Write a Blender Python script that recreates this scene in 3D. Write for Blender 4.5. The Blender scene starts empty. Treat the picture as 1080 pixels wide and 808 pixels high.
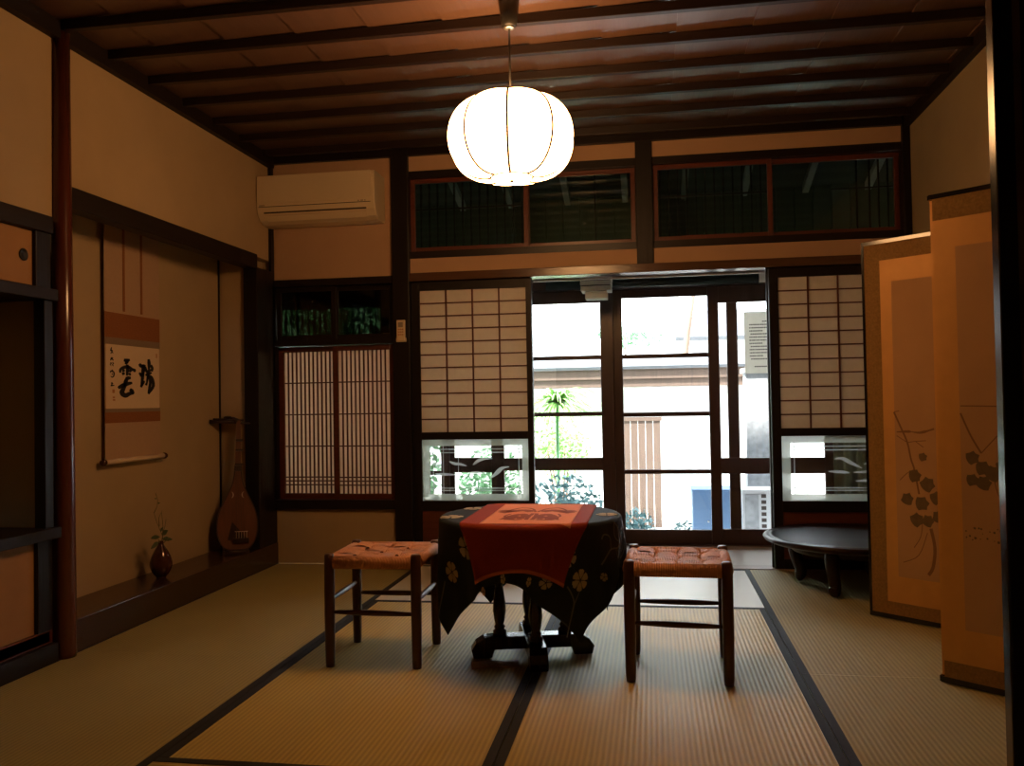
import bpy, bmesh, math, random
from mathutils import Vector, Matrix
random.seed(7)
PI = math.pi
scene = bpy.context.scene
COL = scene.collection

# ------------------------------------------------------------------ camera
F_PX, YAW, PITCH, ROLL, CAM_H = 912.4, 0.1592, 0.0205, -0.0171, 0.9954
cam_data = bpy.data.cameras.new('camera')
cam = bpy.data.objects.new('camera', cam_data)
COL.objects.link(cam)
_d = Vector((-math.sin(YAW) * math.cos(PITCH), math.cos(YAW) * math.cos(PITCH), math.sin(PITCH)))
_r0 = Vector((math.cos(YAW), math.sin(YAW), 0))
_u0 = _r0.cross(_d)
_r = _r0 * math.cos(ROLL) + _u0 * math.sin(ROLL)
_u = -_r0 * math.sin(ROLL) + _u0 * math.cos(ROLL)
M = Matrix((_r, _u, -_d)).transposed().to_4x4()
M.translation = Vector((0, 0, CAM_H))
cam.matrix_world = M
cam_data.sensor_width = 36
cam_data.lens = F_PX * 36 / 1080
cam_data.clip_start = 0.05
scene.camera = cam

# ------------------------------------------------------------------ light
SKY = 8.0
LAMP = 24.0
world = bpy.data.worlds.new('sky')
scene.world = world
world.use_nodes = True
wb = world.node_tree.nodes['Background']
wb.inputs[0].default_value = (0.86, 0.95, 1.0, 1)
wb.inputs[1].default_value = SKY
sun_d = bpy.data.lights.new('sun', 'SUN')
sun_d.energy = 38.0
sun_d.angle = math.radians(3)
sun_d.color = (1, 0.97, 0.9)
sun = bpy.data.objects.new('sun', sun_d)
COL.objects.link(sun)
sun.rotation_euler = Vector((0.55, 0.35, -0.9)).to_track_quat('-Z', 'Y').to_euler()
vs = scene.view_settings
vs.view_transform = 'Standard'
vs.look = 'None'
vs.exposure = 0.0
vs.gamma = 1.0
vs.use_curve_mapping = False
scene.display_settings.display_device = 'sRGB'
try:
    scene.cycles.use_denoising = True
    scene.cycles.max_bounces = 10
    scene.cycles.transparent_max_bounces = 24
    scene.cycles.sample_clamp_indirect = 4.0
    scene.cycles.caustics_reflective = False
    scene.cycles.caustics_refractive = False
except Exception:
    pass

# ------------------------------------------------------------------ materials
def nt(name):
    m = bpy.data.materials.new(name)
    m.use_nodes = True
    t = m.node_tree
    return m, t, t.nodes['Principled BSDF']

def N(t, kind, **kw):
    n = t.nodes.new(kind)
    for k, v in kw.items():
        if k in n.inputs:
            n.inputs[k].default_value = v
        else:
            setattr(n, k, v)
    return n

def plain(name, col, rough=0.6, metal=0.0, spec=0.5, noise=0.0, scale=20, bump=0.0, stretch=(1, 1, 1)):
    m, t, b = nt(name)
    b.inputs['Roughness'].default_value = rough
    b.inputs['Metallic'].default_value = metal
    b.inputs['Specular IOR Level'].default_value = spec
    b.inputs['Base Color'].default_value = (*col, 1)
    if noise or bump:
        tc = N(t, 'ShaderNodeTexCoord')
        mp = N(t, 'ShaderNodeMapping')
        mp.inputs['Scale'].default_value = stretch
        nz = N(t, 'ShaderNodeTexNoise', Scale=scale, Detail=5.0)
        t.links.new(tc.outputs['Object'], mp.inputs[0])
        t.links.new(mp.outputs[0], nz.inputs['Vector'])
        if noise:
            r = N(t, 'ShaderNodeMapRange')
            r.inputs['To Min'].default_value = 1 - noise
            r.inputs['To Max'].default_value = 1 + noise
            t.links.new(nz.outputs[0], r.inputs[0])
            mx = N(t, 'ShaderNodeVectorMath', operation='SCALE')
            mx.inputs[0].default_value = col
            t.links.new(r.outputs[0], mx.inputs['Scale'])
            t.links.new(mx.outputs[0], b.inputs['Base Color'])
        if bump:
            bp = N(t, 'ShaderNodeBump', Strength=bump, Distance=0.01)
            t.links.new(nz.outputs[0], bp.inputs['Height'])
            t.links.new(bp.outputs[0], b.inputs['Normal'])
    return m

def wood(name, col, rough=0.35, axis='Z', spec=0.5, var=0.35):
    s = {'X': (1.2, 22, 22), 'Y': (22, 1.2, 22), 'Z': (22, 22, 1.2)}[axis]
    return plain(name, col, rough, 0, spec, var, 3.0, 0.12, s)

def plaster(name, col):
    m, t, b = nt(name)
    b.inputs['Roughness'].default_value = 0.95
    b.inputs['Specular IOR Level'].default_value = 0.1
    tc = N(t, 'ShaderNodeTexCoord')
    n1 = N(t, 'ShaderNodeTexNoise', Scale=1.6, Detail=6.0, Roughness=0.6)
    n2 = N(t, 'ShaderNodeTexNoise', Scale=260.0, Detail=3.0)
    t.links.new(tc.outputs['Object'], n1.inputs['Vector'])
    t.links.new(tc.outputs['Object'], n2.inputs['Vector'])
    r = N(t, 'ShaderNodeMapRange')
    r.inputs['To Min'].default_value = 0.78
    r.inputs['To Max'].default_value = 1.2
    t.links.new(n1.outputs[0], r.inputs[0])
    mx = N(t, 'ShaderNodeVectorMath', operation='SCALE')
    mx.inputs[0].default_value = col
    t.links.new(r.outputs[0], mx.inputs['Scale'])
    t.links.new(mx.outputs[0], b.inputs['Base Color'])
    bp = N(t, 'ShaderNodeBump', Strength=0.25, Distance=0.003)
    t.links.new(n2.outputs[0], bp.inputs['Height'])
    t.links.new(bp.outputs[0], b.inputs['Normal'])
    return m

def tatami(name, along, rough, col, bump=0.4, spec=0.5):
    """rush mat: fine ribs running along one axis"""
    m, t, b = nt(name)
    tc = N(t, 'ShaderNodeTexCoord')
    sep = N(t, 'ShaderNodeSeparateXYZ')
    t.links.new(tc.outputs['Object'], sep.inputs[0])
    c = sep.outputs['X' if along == 'Y' else 'Y']
    o = sep.outputs['Y' if along == 'Y' else 'X']
    mu = N(t, 'ShaderNodeMath', operation='MULTIPLY')
    mu.inputs[1].default_value = 2 * PI / 0.0165
    t.links.new(c, mu.inputs[0])
    sn = N(t, 'ShaderNodeMath', operation='SINE')
    t.links.new(mu.outputs[0], sn.inputs[0])
    mu2 = N(t, 'ShaderNodeMath', operation='MULTIPLY')
    mu2.inputs[1].default_value = 2 * PI / 0.006
    t.links.new(o, mu2.inputs[0])
    sn2 = N(t, 'ShaderNodeMath', operation='SINE')
    t.links.new(mu2.outputs[0], sn2.inputs[0])
    sc = N(t, 'ShaderNodeMath', operation='MULTIPLY')
    sc.inputs[1].default_value = 0.12
    t.links.new(sn2.outputs[0], sc.inputs[0])
    ad = N(t, 'ShaderNodeMath', operation='ADD')
    t.links.new(sn.outputs[0], ad.inputs[0])
    t.links.new(sc.outputs[0], ad.inputs[1])
    bp = N(t, 'ShaderNodeBump', Strength=bump, Distance=0.001)
    t.links.new(ad.outputs[0], bp.inputs['Height'])
    t.links.new(bp.outputs[0], b.inputs['Normal'])
    nz = N(t, 'ShaderNodeTexNoise', Scale=2.2, Detail=4.0)
    t.links.new(tc.outputs['Object'], nz.inputs['Vector'])
    r = N(t, 'ShaderNodeMapRange')
    r.inputs['To Min'].default_value = 0.85
    r.inputs['To Max'].default_value = 1.12
    t.links.new(nz.outputs[0], r.inputs[0])
    r2 = N(t, 'ShaderNodeMapRange')
    r2.inputs['From Min'].default_value = -1
    r2.inputs['To Min'].default_value = 0.80
    r2.inputs['To Max'].default_value = 1.06
    t.links.new(sn.outputs[0], r2.inputs[0])
    mm = N(t, 'ShaderNodeMath', operation='MULTIPLY')
    t.links.new(r.outputs[0], mm.inputs[0])
    t.links.new(r2.outputs[0], mm.inputs[1])
    mx = N(t, 'ShaderNodeVectorMath', operation='SCALE')
    mx.inputs[0].default_value = col
    t.links.new(mm.outputs[0], mx.inputs['Scale'])
    t.links.new(mx.outputs[0], b.inputs['Base Color'])
    b.inputs['Roughness'].default_value = rough
    b.inputs['Specular IOR Level'].default_value = spec
    return m

def glass(name, tint=(1, 1, 1), rough=0.02, frost=0.0, fcol=(0.8, 0.9, 0.85), refl=1.0):
    m = bpy.data.materials.new(name)
    m.use_nodes = True
    t = m.node_tree
    t.nodes.clear()
    out = N(t, 'ShaderNodeOutputMaterial')
    tr = N(t, 'ShaderNodeBsdfTransparent')
    tr.inputs[0].default_value = (*tint, 1)
    gl = N(t, 'ShaderNodeBsdfGlossy', Roughness=rough)
    fr = N(t, 'ShaderNodeFresnel', IOR=1.45)
    mlt = N(t, 'ShaderNodeMath', operation='MULTIPLY')
    mlt.inputs[1].default_value = refl
    t.links.new(fr.outputs[0], mlt.inputs[0])
    mx = N(t, 'ShaderNodeMixShader')
    t.links.new(mlt.outputs[0], mx.inputs[0])
    base = tr
    if frost:
        tl = N(t, 'ShaderNodeBsdfTranslucent')
        tl.inputs[0].default_value = (*fcol, 1)
        df = N(t, 'ShaderNodeBsdfDiffuse')
        df.inputs[0].default_value = (*fcol, 1)
        m2 = N(t, 'ShaderNodeMixShader')
        m2.inputs[0].default_value = 0.4
        t.links.new(tl.outputs[0], m2.inputs[1])
        t.links.new(df.outputs[0], m2.inputs[2])
        m1 = N(t, 'ShaderNodeMixShader')
        m1.inputs[0].default_value = frost
        t.links.new(tr.outputs[0], m1.inputs[1])
        t.links.new(m2.outputs[0], m1.inputs[2])
        base = m1
    t.links.new(base.outputs[0], mx.inputs[1])
    t.links.new(gl.outputs[0], mx.inputs[2])
    t.links.new(mx.outputs[0], out.inputs[0])
    return m

def paper(name, col, trans=0.4):
    m = bpy.data.materials.new(name)
    m.use_nodes = True
    t = m.node_tree
    t.nodes.clear()
    out = N(t, 'ShaderNodeOutputMaterial')
    tl = N(t, 'ShaderNodeBsdfTranslucent')
    df = N(t, 'ShaderNodeBsdfDiffuse')
    tc = N(t, 'ShaderNodeTexCoord')
    nz = N(t, 'ShaderNodeTexNoise', Scale=30.0, Detail=4.0)
    t.links.new(tc.outputs['Object'], nz.inputs['Vector'])
    r = N(t, 'ShaderNodeMapRange')
    r.inputs['To Min'].default_value = 0.92
    r.inputs['To Max'].default_value = 1.05
    t.links.new(nz.outputs[0], r.inputs[0])
    sx = N(t, 'ShaderNodeVectorMath', operation='SCALE')
    sx.inputs[0].default_value = col
    t.links.new(r.outputs[0], sx.inputs['Scale'])
    t.links.new(sx.outputs[0], tl.inputs[0])
    t.links.new(sx.outputs[0], df.inputs[0])
    mx = N(t, 'ShaderNodeMixShader')
    mx.inputs[0].default_value = trans
    t.links.new(df.outputs[0], mx.inputs[1])
    t.links.new(tl.outputs[0], mx.inputs[2])
    t.links.new(mx.outputs[0], out.inputs[0])
    return m

def emit(name, col, s):
    m = bpy.data.materials.new(name)
    m.use_nodes = True
    t = m.node_tree
    t.nodes.clear()
    out = N(t, 'ShaderNodeOutputMaterial')
    e = N(t, 'ShaderNodeEmission', Strength=s)
    e.inputs[0].default_value = (*col, 1)
    t.links.new(e.outputs[0], out.inputs[0])
    return m

def cord_mat(name, axis):
    m, t, b = nt(name)
    tc = N(t, 'ShaderNodeTexCoord')
    sep = N(t, 'ShaderNodeSeparateXYZ')
    t.links.new(tc.outputs['Object'], sep.inputs[0])
    mu = N(t, 'ShaderNodeMath', operation='MULTIPLY')
    mu.inputs[1].default_value = 2 * PI / 0.0055
    t.links.new(sep.outputs[axis], mu.inputs[0])
    sn = N(t, 'ShaderNodeMath', operation='SINE')
    t.links.new(mu.outputs[0], sn.inputs[0])
    bp = N(t, 'ShaderNodeBump', Strength=0.7, Distance=0.0015)
    t.links.new(sn.outputs[0], bp.inputs['Height'])
    t.links.new(bp.outputs[0], b.inputs['Normal'])
    nz = N(t, 'ShaderNodeTexNoise', Scale=60.0, Detail=3.0)
    t.links.new(tc.outputs['Object'], nz.inputs['Vector'])
    r = N(t, 'ShaderNodeMapRange')
    r.inputs['To Min'].default_value = 0.7
    r.inputs['To Max'].default_value = 1.25
    t.links.new(nz.outputs[0], r.inputs[0])
    mx = N(t, 'ShaderNodeVectorMath', operation='SCALE')
    mx.inputs[0].default_value = (0.64, 0.28, 0.12)
    t.links.new(r.outputs[0], mx.inputs['Scale'])
    t.links.new(mx.outputs[0], b.inputs['Base Color'])
    b.inputs['Roughness'].default_value = 0.6
    return m

MAT = dict(
    plaster=plaster('ochre_plaster', (0.44, 0.32, 0.185)),
    plaster_pink=plaster('back_wall_plaster', (0.50, 0.32, 0.20)),
    plaster_olive=plaster('right_wall_plaster', (0.34, 0.26, 0.15)),
    dark=wood('blackened_wood', (0.010, 0.006, 0.005), 0.45, 'Z', 0.3),
    dark_x=wood('blackened_wood_long', (0.012, 0.007, 0.006), 0.4, 'X', 0.35),
    dark_y=wood('blackened_wood_deep', (0.013, 0.007, 0.005), 0.55, 'Y', 0.25),
    lintel=wood('lintel_wood', (0.09, 0.042, 0.022), 0.22, 'X'),
    red=wood('red_brown_wood', (0.115, 0.030, 0.016), 0.3),
    red_x=wood('red_brown_wood_long', (0.115, 0.030, 0.016), 0.3, 'X'),
    door_wood=wood('door_wood', (0.055, 0.024, 0.018), 0.35),
    door_wood_x=wood('door_wood_long', (0.055, 0.024, 0.018), 0.35, 'X'),
    pillar=plain('polished_pillar', (0.085, 0.020, 0.010), 0.2, 0, 0.6, 0.3, 3, 0.0, (12, 12, 1)),
    ceil=wood('ceiling_board', (0.098, 0.050, 0.030), 0.40, 'Y', 1.0, 0.22),
    batten=wood('batten_wood', (0.014, 0.006, 0.004), 0.45, 'X'),
    board=wood('alcove_board', (0.045, 0.020, 0.012), 0.16, 'Y', 0.6),
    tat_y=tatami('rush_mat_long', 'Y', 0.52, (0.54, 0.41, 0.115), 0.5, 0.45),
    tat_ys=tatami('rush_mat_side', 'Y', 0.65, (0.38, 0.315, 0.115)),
    tat_x=tatami('rush_mat_cross_sheen', 'X', 0.36, (0.62, 0.58, 0.46), 0.2, 1.0),  # paler base colour carries the daylight sheen of the back-row mat
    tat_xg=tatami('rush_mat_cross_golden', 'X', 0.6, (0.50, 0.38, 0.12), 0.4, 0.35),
    heri=plain('border_cloth', (0.020, 0.022, 0.028), 0.75, 0, 0.3, 0.3, 200),
    engawa=wood('engawa_board', (0.42, 0.34, 0.27), 0.35, 'X', 0.5, 0.12),
    sill=wood('sill_wood', (0.30, 0.2, 0.14), 0.4, 'X', 0.5, 0.15),
    glass=glass('clear_glass'),
    glass_dark=glass('transom_glass', (0.75, 0.85, 0.8), 0.03, 0.0, refl=1.0),
    frost=glass('frosted_border', (1, 1, 1), 0.1, 0.72, (0.78, 0.86, 0.78)),
    etch=glass('etched_line', (1, 1, 1), 0.2, 0.55, (0.85, 0.92, 0.9)),
    glass_dim=glass('view_dimming_glass', (0.05, 0.07, 0.045), 0.05),  # heavy tint darkens the panes in place of a dimmer view outside
    shoji=paper('shoji_paper', (0.92, 0.86, 0.78), 0.5),
    shoji2=paper('lattice_paper', (0.80, 0.62, 0.48), 0.45),
    gold=plain('gold_paper', (0.58, 0.29, 0.075), 0.55, 0.25, 0.5, 0.12, 14),
    silk=plain('painted_silk', (0.44, 0.25, 0.12), 0.8, 0, 0.2, 0.14, 5),
    brocade=plain('brocade', (0.25, 0.14, 0.045), 0.8, 0, 0.2, 0.45, 120),
    ink_brown=plain('faded_ink', (0.20, 0.10, 0.045), 0.9),
    ink_leaf=plain('faded_leaf_ink', (0.13, 0.085, 0.042), 0.9, noise=0.3, scale=40),
    lacquer=plain('black_lacquer', (0.008, 0.008, 0.009), 0.14, 0, 0.6),
    fusuma=plain('olive_paper', (0.24, 0.15, 0.05), 0.6, 0.1, 0.4, 0.2, 60),
    fusuma_y=plain('cabinet_paper', (0.36, 0.19, 0.08), 0.75, 0, 0.2, 0.15, 8),
    black=plain('matt_black', (0.006, 0.005, 0.005), 0.6),
    navy=plain('indigo_cloth', (0.009, 0.018, 0.027), 0.8, 0, 0.35, 0.35, 300, 0.2),
    cream=plain('cream_print', (0.46, 0.40, 0.27), 0.9),
    stem_print=plain('grey_print', (0.13, 0.135, 0.12), 0.9),
    redcloth=plain('brick_red_cloth', (0.30, 0.040, 0.014), 0.85, 0, 0.2, 0.12, 120, 0.15),
    orange=plain('coral_cloth', (0.80, 0.30, 0.15), 0.85, 0, 0.2, 0.08, 120, 0.1),
    redprint=plain('brown_print', (0.36, 0.085, 0.04), 0.9),
    fringe=plain('orange_hem', (0.52, 0.13, 0.04), 0.85),
    stool=wood('stool_wood', (0.075, 0.028, 0.015), 0.33),
    cord_x=cord_mat('paper_cord_x', 'X'),
    cord_y=cord_mat('paper_cord_y', 'Y'),
    table=wood('table_wood', (0.022, 0.013, 0.010), 0.22),
    lowtable=plain('dark_lacquer_wood', (0.022, 0.011, 0.009), 0.30, 0, 0.22, 0.2, 6, 0, (1, 12, 1)),
    ac=plain('aged_white_plastic', (0.66, 0.53, 0.35), 0.4, noise=0.03, scale=4),
    ac_dark=plain('vent_slot', (0.03, 0.02, 0.015), 0.7),
    grey=plain('grey_mark', (0.25, 0.2, 0.15), 0.6),
    lamp=emit('lit_lantern_paper', (1.0, 0.50, 0.19), LAMP),
    rib=plain('lantern_wire', (0.016, 0.005, 0.001)),
    blackplastic=plain('black_plastic', (0.02, 0.018, 0.016), 0.35),
    metal=plain('dull_metal', (0.5, 0.5, 0.48), 0.35, 0.9),
    scroll=plain('scroll_silk', (0.44, 0.29, 0.19), 0.85, 0, 0.2, 0.08, 60),
    scroll_band=plain('scroll_brocade', (0.26, 0.10, 0.04), 0.8, 0, 0.2, 0.35, 160),
    scroll_grey=plain('scroll_grey_band', (0.24, 0.17, 0.12), 0.8, 0, 0.2, 0.2, 160),
    scroll_paper=plain('scroll_paper', (0.66, 0.50, 0.34), 0.85, noise=0.05, scale=20),
    ink=plain('black_ink', (0.008, 0.007, 0.008), 0.8),
    seal=plain('faded_seal', (0.42, 0.17, 0.07), 0.8),
    lute=plain('lute_wood', (0.135, 0.050, 0.024), 0.3, 0, 0.5, 0.25, 4, 0, (14, 14, 1)),
    lute_dark=plain('lute_dark_wood', (0.035, 0.016, 0.010), 0.3),
    ivory=plain('ivory_inlay', (0.5, 0.4, 0.3), 0.5),
    vase=plain('bronze_glaze', (0.075, 0.022, 0.012), 0.12, 0.2, 0.6, 0.4, 9),
    leaf=plain('leaf_green', (0.05, 0.075, 0.02), 0.5),
    twig=plain('twig', (0.13, 0.12, 0.05), 0.7),
    white=plain('white_paint', (0.80, 0.82, 0.80), 0.5),
    offwhite=paper('white_shade', (0.82, 0.85, 0.78), 0.3),
    notice=paper('notice_paper', (0.9, 0.9, 0.85), 0.5),
    type=plain('print_grey', (0.12, 0.12, 0.12), 0.8),
    engwall=wood('engawa_outer_boards', (0.045, 0.06, 0.05), 0.4),
    rafter=plain('pale_rafter', (0.32, 0.34, 0.34), 0.4, 0, 0.5, 0.2, 10),
    gravel=plain('pale_ground', (0.75, 0.77, 0.76), 0.95, 0, 0.1, 0.25, 14),
    stone=plain('stone', (0.45, 0.46, 0.45), 0.9, 0, 0.2, 0.25, 8, 0.3),
    fence=wood('weathered_fence', (0.085, 0.055, 0.04), 0.8),
    wallout=plain('pale_garden_wall', (0.75, 0.76, 0.74), 0.9, noise=0.1, scale=6),
    tile=plain('roof_tile', (0.07, 0.075, 0.085), 0.5, noise=0.2, scale=12),
    foliage=plain('foliage', (0.12, 0.27, 0.13), 0.6, noise=0.4, scale=6),
    foliage_b=plain('bluish_foliage', (0.10, 0.21, 0.22), 0.6, noise=0.4, scale=6),
    foliage_l=plain('light_foliage', (0.22, 0.42, 0.12), 0.6, noise=0.4, scale=6),
    bark=plain('bark', (0.16, 0.11, 0.08), 0.9),
    bluebox=plain('blue_enamel', (0.10, 0.20, 0.36), 0.5, noise=0.08, scale=3),
    acout=plain('grey_enamel', (0.45, 0.46, 0.47), 0.5, noise=0.05, scale=4),
    concrete=plain('weathered_concrete', (0.26, 0.27, 0.28), 0.9, 0, 0.2, 0.5, 22, 0.3),
    curtain=plain('grey_green_curtain', (0.22, 0.24, 0.17), 0.9, 0, 0.2, 0.1, 10),
    blind=plain('rolled_blind', (0.015, 0.028, 0.028), 0.7),
    pamphlet=plain('aged_leaflet', (0.60, 0.45, 0.30), 0.7, noise=0.15, scale=30),
    soffit=plain('engawa_soffit', (0.05, 0.055, 0.05), 0.6),
    roomwall=plaster('rear_room_plaster', (0.36, 0.27, 0.16)),
)

# ------------------------------------------------------------------ builders
class MB:
    """collects shapes in world (or local) coordinates for ONE mesh object"""
    def __init__(self):
        self.v, self.f, self.mi, self.sm = [], [], [], []
    def add(self, vs, fs, mi=0, smooth=False):
        o = len(self.v)
        self.v += [Vector(p) for p in vs]
        for f in fs:
            self.f.append([i + o for i in f]); self.mi.append(mi); self.sm.append(smooth)
        return self
    def box(self, x0, x1, y0, y1, z0, z1, mi=0, T=None):
        vs = [Vector((x, y, z)) for z in (z0, z1) for y in (y0, y1) for x in (x0, x1)]
        if T: vs = [T @ p for p in vs]
        return self.add(vs, [(0, 2, 3, 1), (4, 5, 7, 6), (0, 1, 5, 4), (2, 6, 7, 3), (0, 4, 6, 2), (1, 3, 7, 5)], mi)
    def tube(self, pts, rad, n=10, mi=0, caps=True, flat=1.0):
        pts = [Vector(p) for p in pts]
        if not isinstance(rad, (list, tuple)): rad = [rad] * len(pts)
        rings = []
        prev = None
        for i, p in enumerate(pts):
            d = (pts[min(i + 1, len(pts) - 1)] - pts[max(i - 1, 0)]).normalized()
            if prev is None:
                a = Vector((0, 0, 1)) if abs(d.z) < 0.9 else Vector((1, 0, 0))
                s = d.cross(a).normalized()
            else:
                s = (prev - d * prev.dot(d)).normalized()
            prev = s
            u = d.cross(s)
            rings.append([p + (s * math.cos(2 * PI * k / n) + u * math.sin(2 * PI * k / n) * flat) * rad[i] for k in range(n)])
        vs = [q for r in rings for q in r]
        fs = []
        for i in range(len(rings) - 1):
            for k in range(n):
                a, b = i * n + k, i * n + (k + 1) % n
                fs.append((a, b, b + n, a + n))
        self.add(vs, fs, mi, True)
        if caps:
            o = len(self.v) - len(vs)
            self.f.append([o + k for k in range(n)][::-1]); self.mi.append(mi); self.sm.append(False)
            self.f.append([o + len(vs) - n + k for k in range(n)]); self.mi.append(mi); self.sm.append(False)
        return self
    def lathe(self, c, prof, n=32, mi=0, T=None):
        """prof: list of (radius, z)"""
        vs = []
        for r, z in prof:
            for k in range(n):
                p = Vector((c[0] + r * math.cos(2 * PI * k / n), c[1] + r * math.sin(2 * PI * k / n), c[2] + z))
                vs.append(T @ p if T else p)
        fs = []
        for i in range(len(prof) - 1):
            for k in range(n):
                a, b = i * n + k, i * n + (k + 1) % n
                fs.append((a, b, b + n, a + n))
        fs.append(tuple(range(n))[::-1])
        fs.append(tuple(range(len(vs) - n, len(vs))))
        return self.add(vs, fs, mi, True)
    def prism(self, poly, f0, f1, mi=0):
        """poly: 2D points; f0/f1 map (a,b) to the two end planes"""
        n = len(poly)
        vs = [Vector(f0(*p)) for p in poly] + [Vector(f1(*p)) for p in poly]
        fs = [tuple(range(n))[::-1], tuple(range(n, 2 * n))] + [(i, (i + 1) % n, (i + 1) % n + n, i + n) for i in range(n)]
        return self.add(vs, fs, mi)
    def grid(self, fn, nu, nv, mi=0, closed=False):
        vs = [Vector(fn(i / nu, j / nv)) for j in range(nv + 1) for i in range(nu + 1)]
        fs = [(j * (nu + 1) + i, j * (nu + 1) + i + 1, (j + 1) * (nu + 1) + i + 1, (j + 1) * (nu + 1) + i) for j in range(nv) for i in range(nu)]
        return self.add(vs, fs, mi, True)
    def poly(self, pts, mi=0):
        return self.add(pts, [tuple(range(len(pts)))], mi)
    def build(self, name, mat, parent=None, bevel=0.0, solid=0.0):
        me = bpy.data.meshes.new(name)
        root = parent
        off = Vector((0, 0, 0))
        while root is not None:
            off += Vector(root.location); root = root.parent
        zmin = [min(p[i] for p in self.v) for i in range(3)]
        zmax = [max(p[i] for p in self.v) for i in range(3)]
        org = Vector(((zmin[0] + zmax[0]) / 2, (zmin[1] + zmax[1]) / 2, zmin[2])) if parent is None else off
        me.from_pydata([tuple(p - org) for p in self.v], [], self.f)
        mats = mat if isinstance(mat, (list, tuple)) else [mat]
        for m in mats: me.materials.append(m)
        me.polygons.foreach_set('material_index', self.mi)
        me.polygons.foreach_set('use_smooth', self.sm)
        bm = bmesh.new(); bm.from_mesh(me)
        bmesh.ops.recalc_face_normals(bm, faces=bm.faces)
        bm.to_mesh(me); bm.free()
        me.update()
        o = bpy.data.objects.new(name, me)
        COL.objects.link(o)
        if parent is None: o.location = org
        else: o.parent = parent
        if bevel:
            b = o.modifiers.new('bevel', 'BEVEL'); b.width = bevel; b.segments = 2; b.limit_method = 'ANGLE'
            b.angle_limit = math.radians(50)
        if solid:
            s = o.modifiers.new('solid', 'SOLIDIFY'); s.thickness = solid; s.offset = 1
        return o

def tag(o, label=None, cat=None, group=None, kind=None):
    if label: o['label'] = label
    if cat: o['category'] = cat
    if group: o['group'] = group
    if kind: o['kind'] = kind
    return o

def thing(name, loc, label, cat, group=None, kind=None):
    o = bpy.data.objects.new(name, None)
    o.empty_display_size = 0.1
    COL.objects.link(o)
    o.location = loc
    return tag(o, label, cat, group, kind)

def B(*a):
    return MB().box(*a)

def ribbon(mb, pts, wid, fn, mi=0):
    """flat brush stroke: pts in a 2D plane, wid widths, fn maps (a,b) to space"""
    n = len(pts)
    L, R = [], []
    for i, (x, y) in enumerate(pts):
        x0, y0 = pts[max(i - 1, 0)]; x1, y1 = pts[min(i + 1, n - 1)]
        dx, dy = x1 - x0, y1 - y0
        l = math.hypot(dx, dy) or 1
        w = (wid[i] if isinstance(wid, (list, tuple)) else wid) / 2
        L.append(fn(x - dy / l * w, y + dx / l * w)); R.append(fn(x + dy / l * w, y - dx / l * w))
    mb.add(L + R, [(i, i + 1, n + i + 1, n + i) for i in range(n - 1)], mi)

def smooth_pts(p, k=4):
    """Catmull-Rom resample"""
    out = []
    n = len(p)
    for i in range(n - 1):
        a, b, c, d = p[max(i - 1, 0)], p[i], p[i + 1], p[min(i + 2, n - 1)]
        for s in range(k):
            t = s / k
            out.append(tuple(0.5 * (2 * b[j] + (c[j] - a[j]) * t + (2 * a[j] - 5 * b[j] + 4 * c[j] - d[j]) * t * t + (3 * b[j] - a[j] - 3 * c[j] + d[j]) * t ** 3) for j in range(len(b))))
    out.append(tuple(p[-1]))
    return out

def copy_tree(o, parent=None):
    c = o.copy(); COL.objects.link(c); c.parent = parent
    for ch in [q for q in bpy.data.objects if q.parent == o]:
        copy_tree(ch, c)
    return c

# ------------------------------------------------------------------ room constants
XL, XR, YB, YF = -2.356, 1.464, 5.15, 1.33
ZC = 2.56

# ------------------------------------------------------------------ floor
tag(B(-3.2, 2.4, -2.1, 5.15, -0.15, -0.05).build('floor', MAT['sill']), 'dark sub-floor beneath the tatami mats', None, None, 'structure')
tag(B(-2.356, 1.464, -2.0, 1.325, -0.05, 0.0).build('floor', MAT['tat_xg']), 'tatami floor of the adjoining room in front', None, None, 'structure')

XM = (-2.356, -1.4014, -0.4464, 0.5086, 1.464)
def mat_y(x0, x1, y0, y1, label, m, edges=(1, 1)):
    t = thing('tatami_mat', ((x0 + x1) / 2, (y0 + y1) / 2, -0.05), label, 'tatami mat', 'tatami mats of the room')
    g = 0.0012
    MB().box(x0 + g, x1 - g, y0 + g, y1 - g, -0.05, 0).build('rush_surface', MAT[m], t)
    if edges[0]: MB().box(x0 + g, x0 + 0.03, y0 + g, y1 - g, -0.02, 0.0018).build('border', MAT['heri'], t)
    if edges[1]: MB().box(x1 - 0.03, x1 - g, y0 + g, y1 - g, -0.02, 0.0018).build('border', MAT['heri'], t)
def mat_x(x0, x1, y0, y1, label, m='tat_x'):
    t = thing('tatami_mat', ((x0 + x1) / 2, (y0 + y1) / 2, -0.05), label, 'tatami mat', 'tatami mats of the room')
    g = 0.0012
    MB().box(x0 + g, x1 - g, y0 + g, y1 - g, -0.05, 0).build('rush_surface', MAT[m], t)
    MB().box(x0 + g, x1 - g, y0 + g, y0 + 0.03, -0.02, 0.0018).build('border', MAT['heri'], t)
    MB().box(x0 + g, x1 - g, y1 - 0.03, y1 - g, -0.02, 0.0018).build('border', MAT['heri'], t)
W = 0.955
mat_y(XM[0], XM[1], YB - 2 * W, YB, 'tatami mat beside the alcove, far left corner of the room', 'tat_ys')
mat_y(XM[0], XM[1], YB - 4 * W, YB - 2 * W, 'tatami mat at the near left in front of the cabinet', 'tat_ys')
mat_y(XM[1], XM[2], YB - 3 * W, YB - W, 'tatami mat under the left stool, left of the centre seam', 'tat_y')
mat_y(XM[2], XM[3], YB - 3 * W, YB - W, 'tatami mat under the right stool, right of the centre seam', 'tat_y')
mat_y(XM[3], XM[4], YB - 2 * W, YB, 'tatami mat under the low black table, far right', 'tat_ys')
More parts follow.
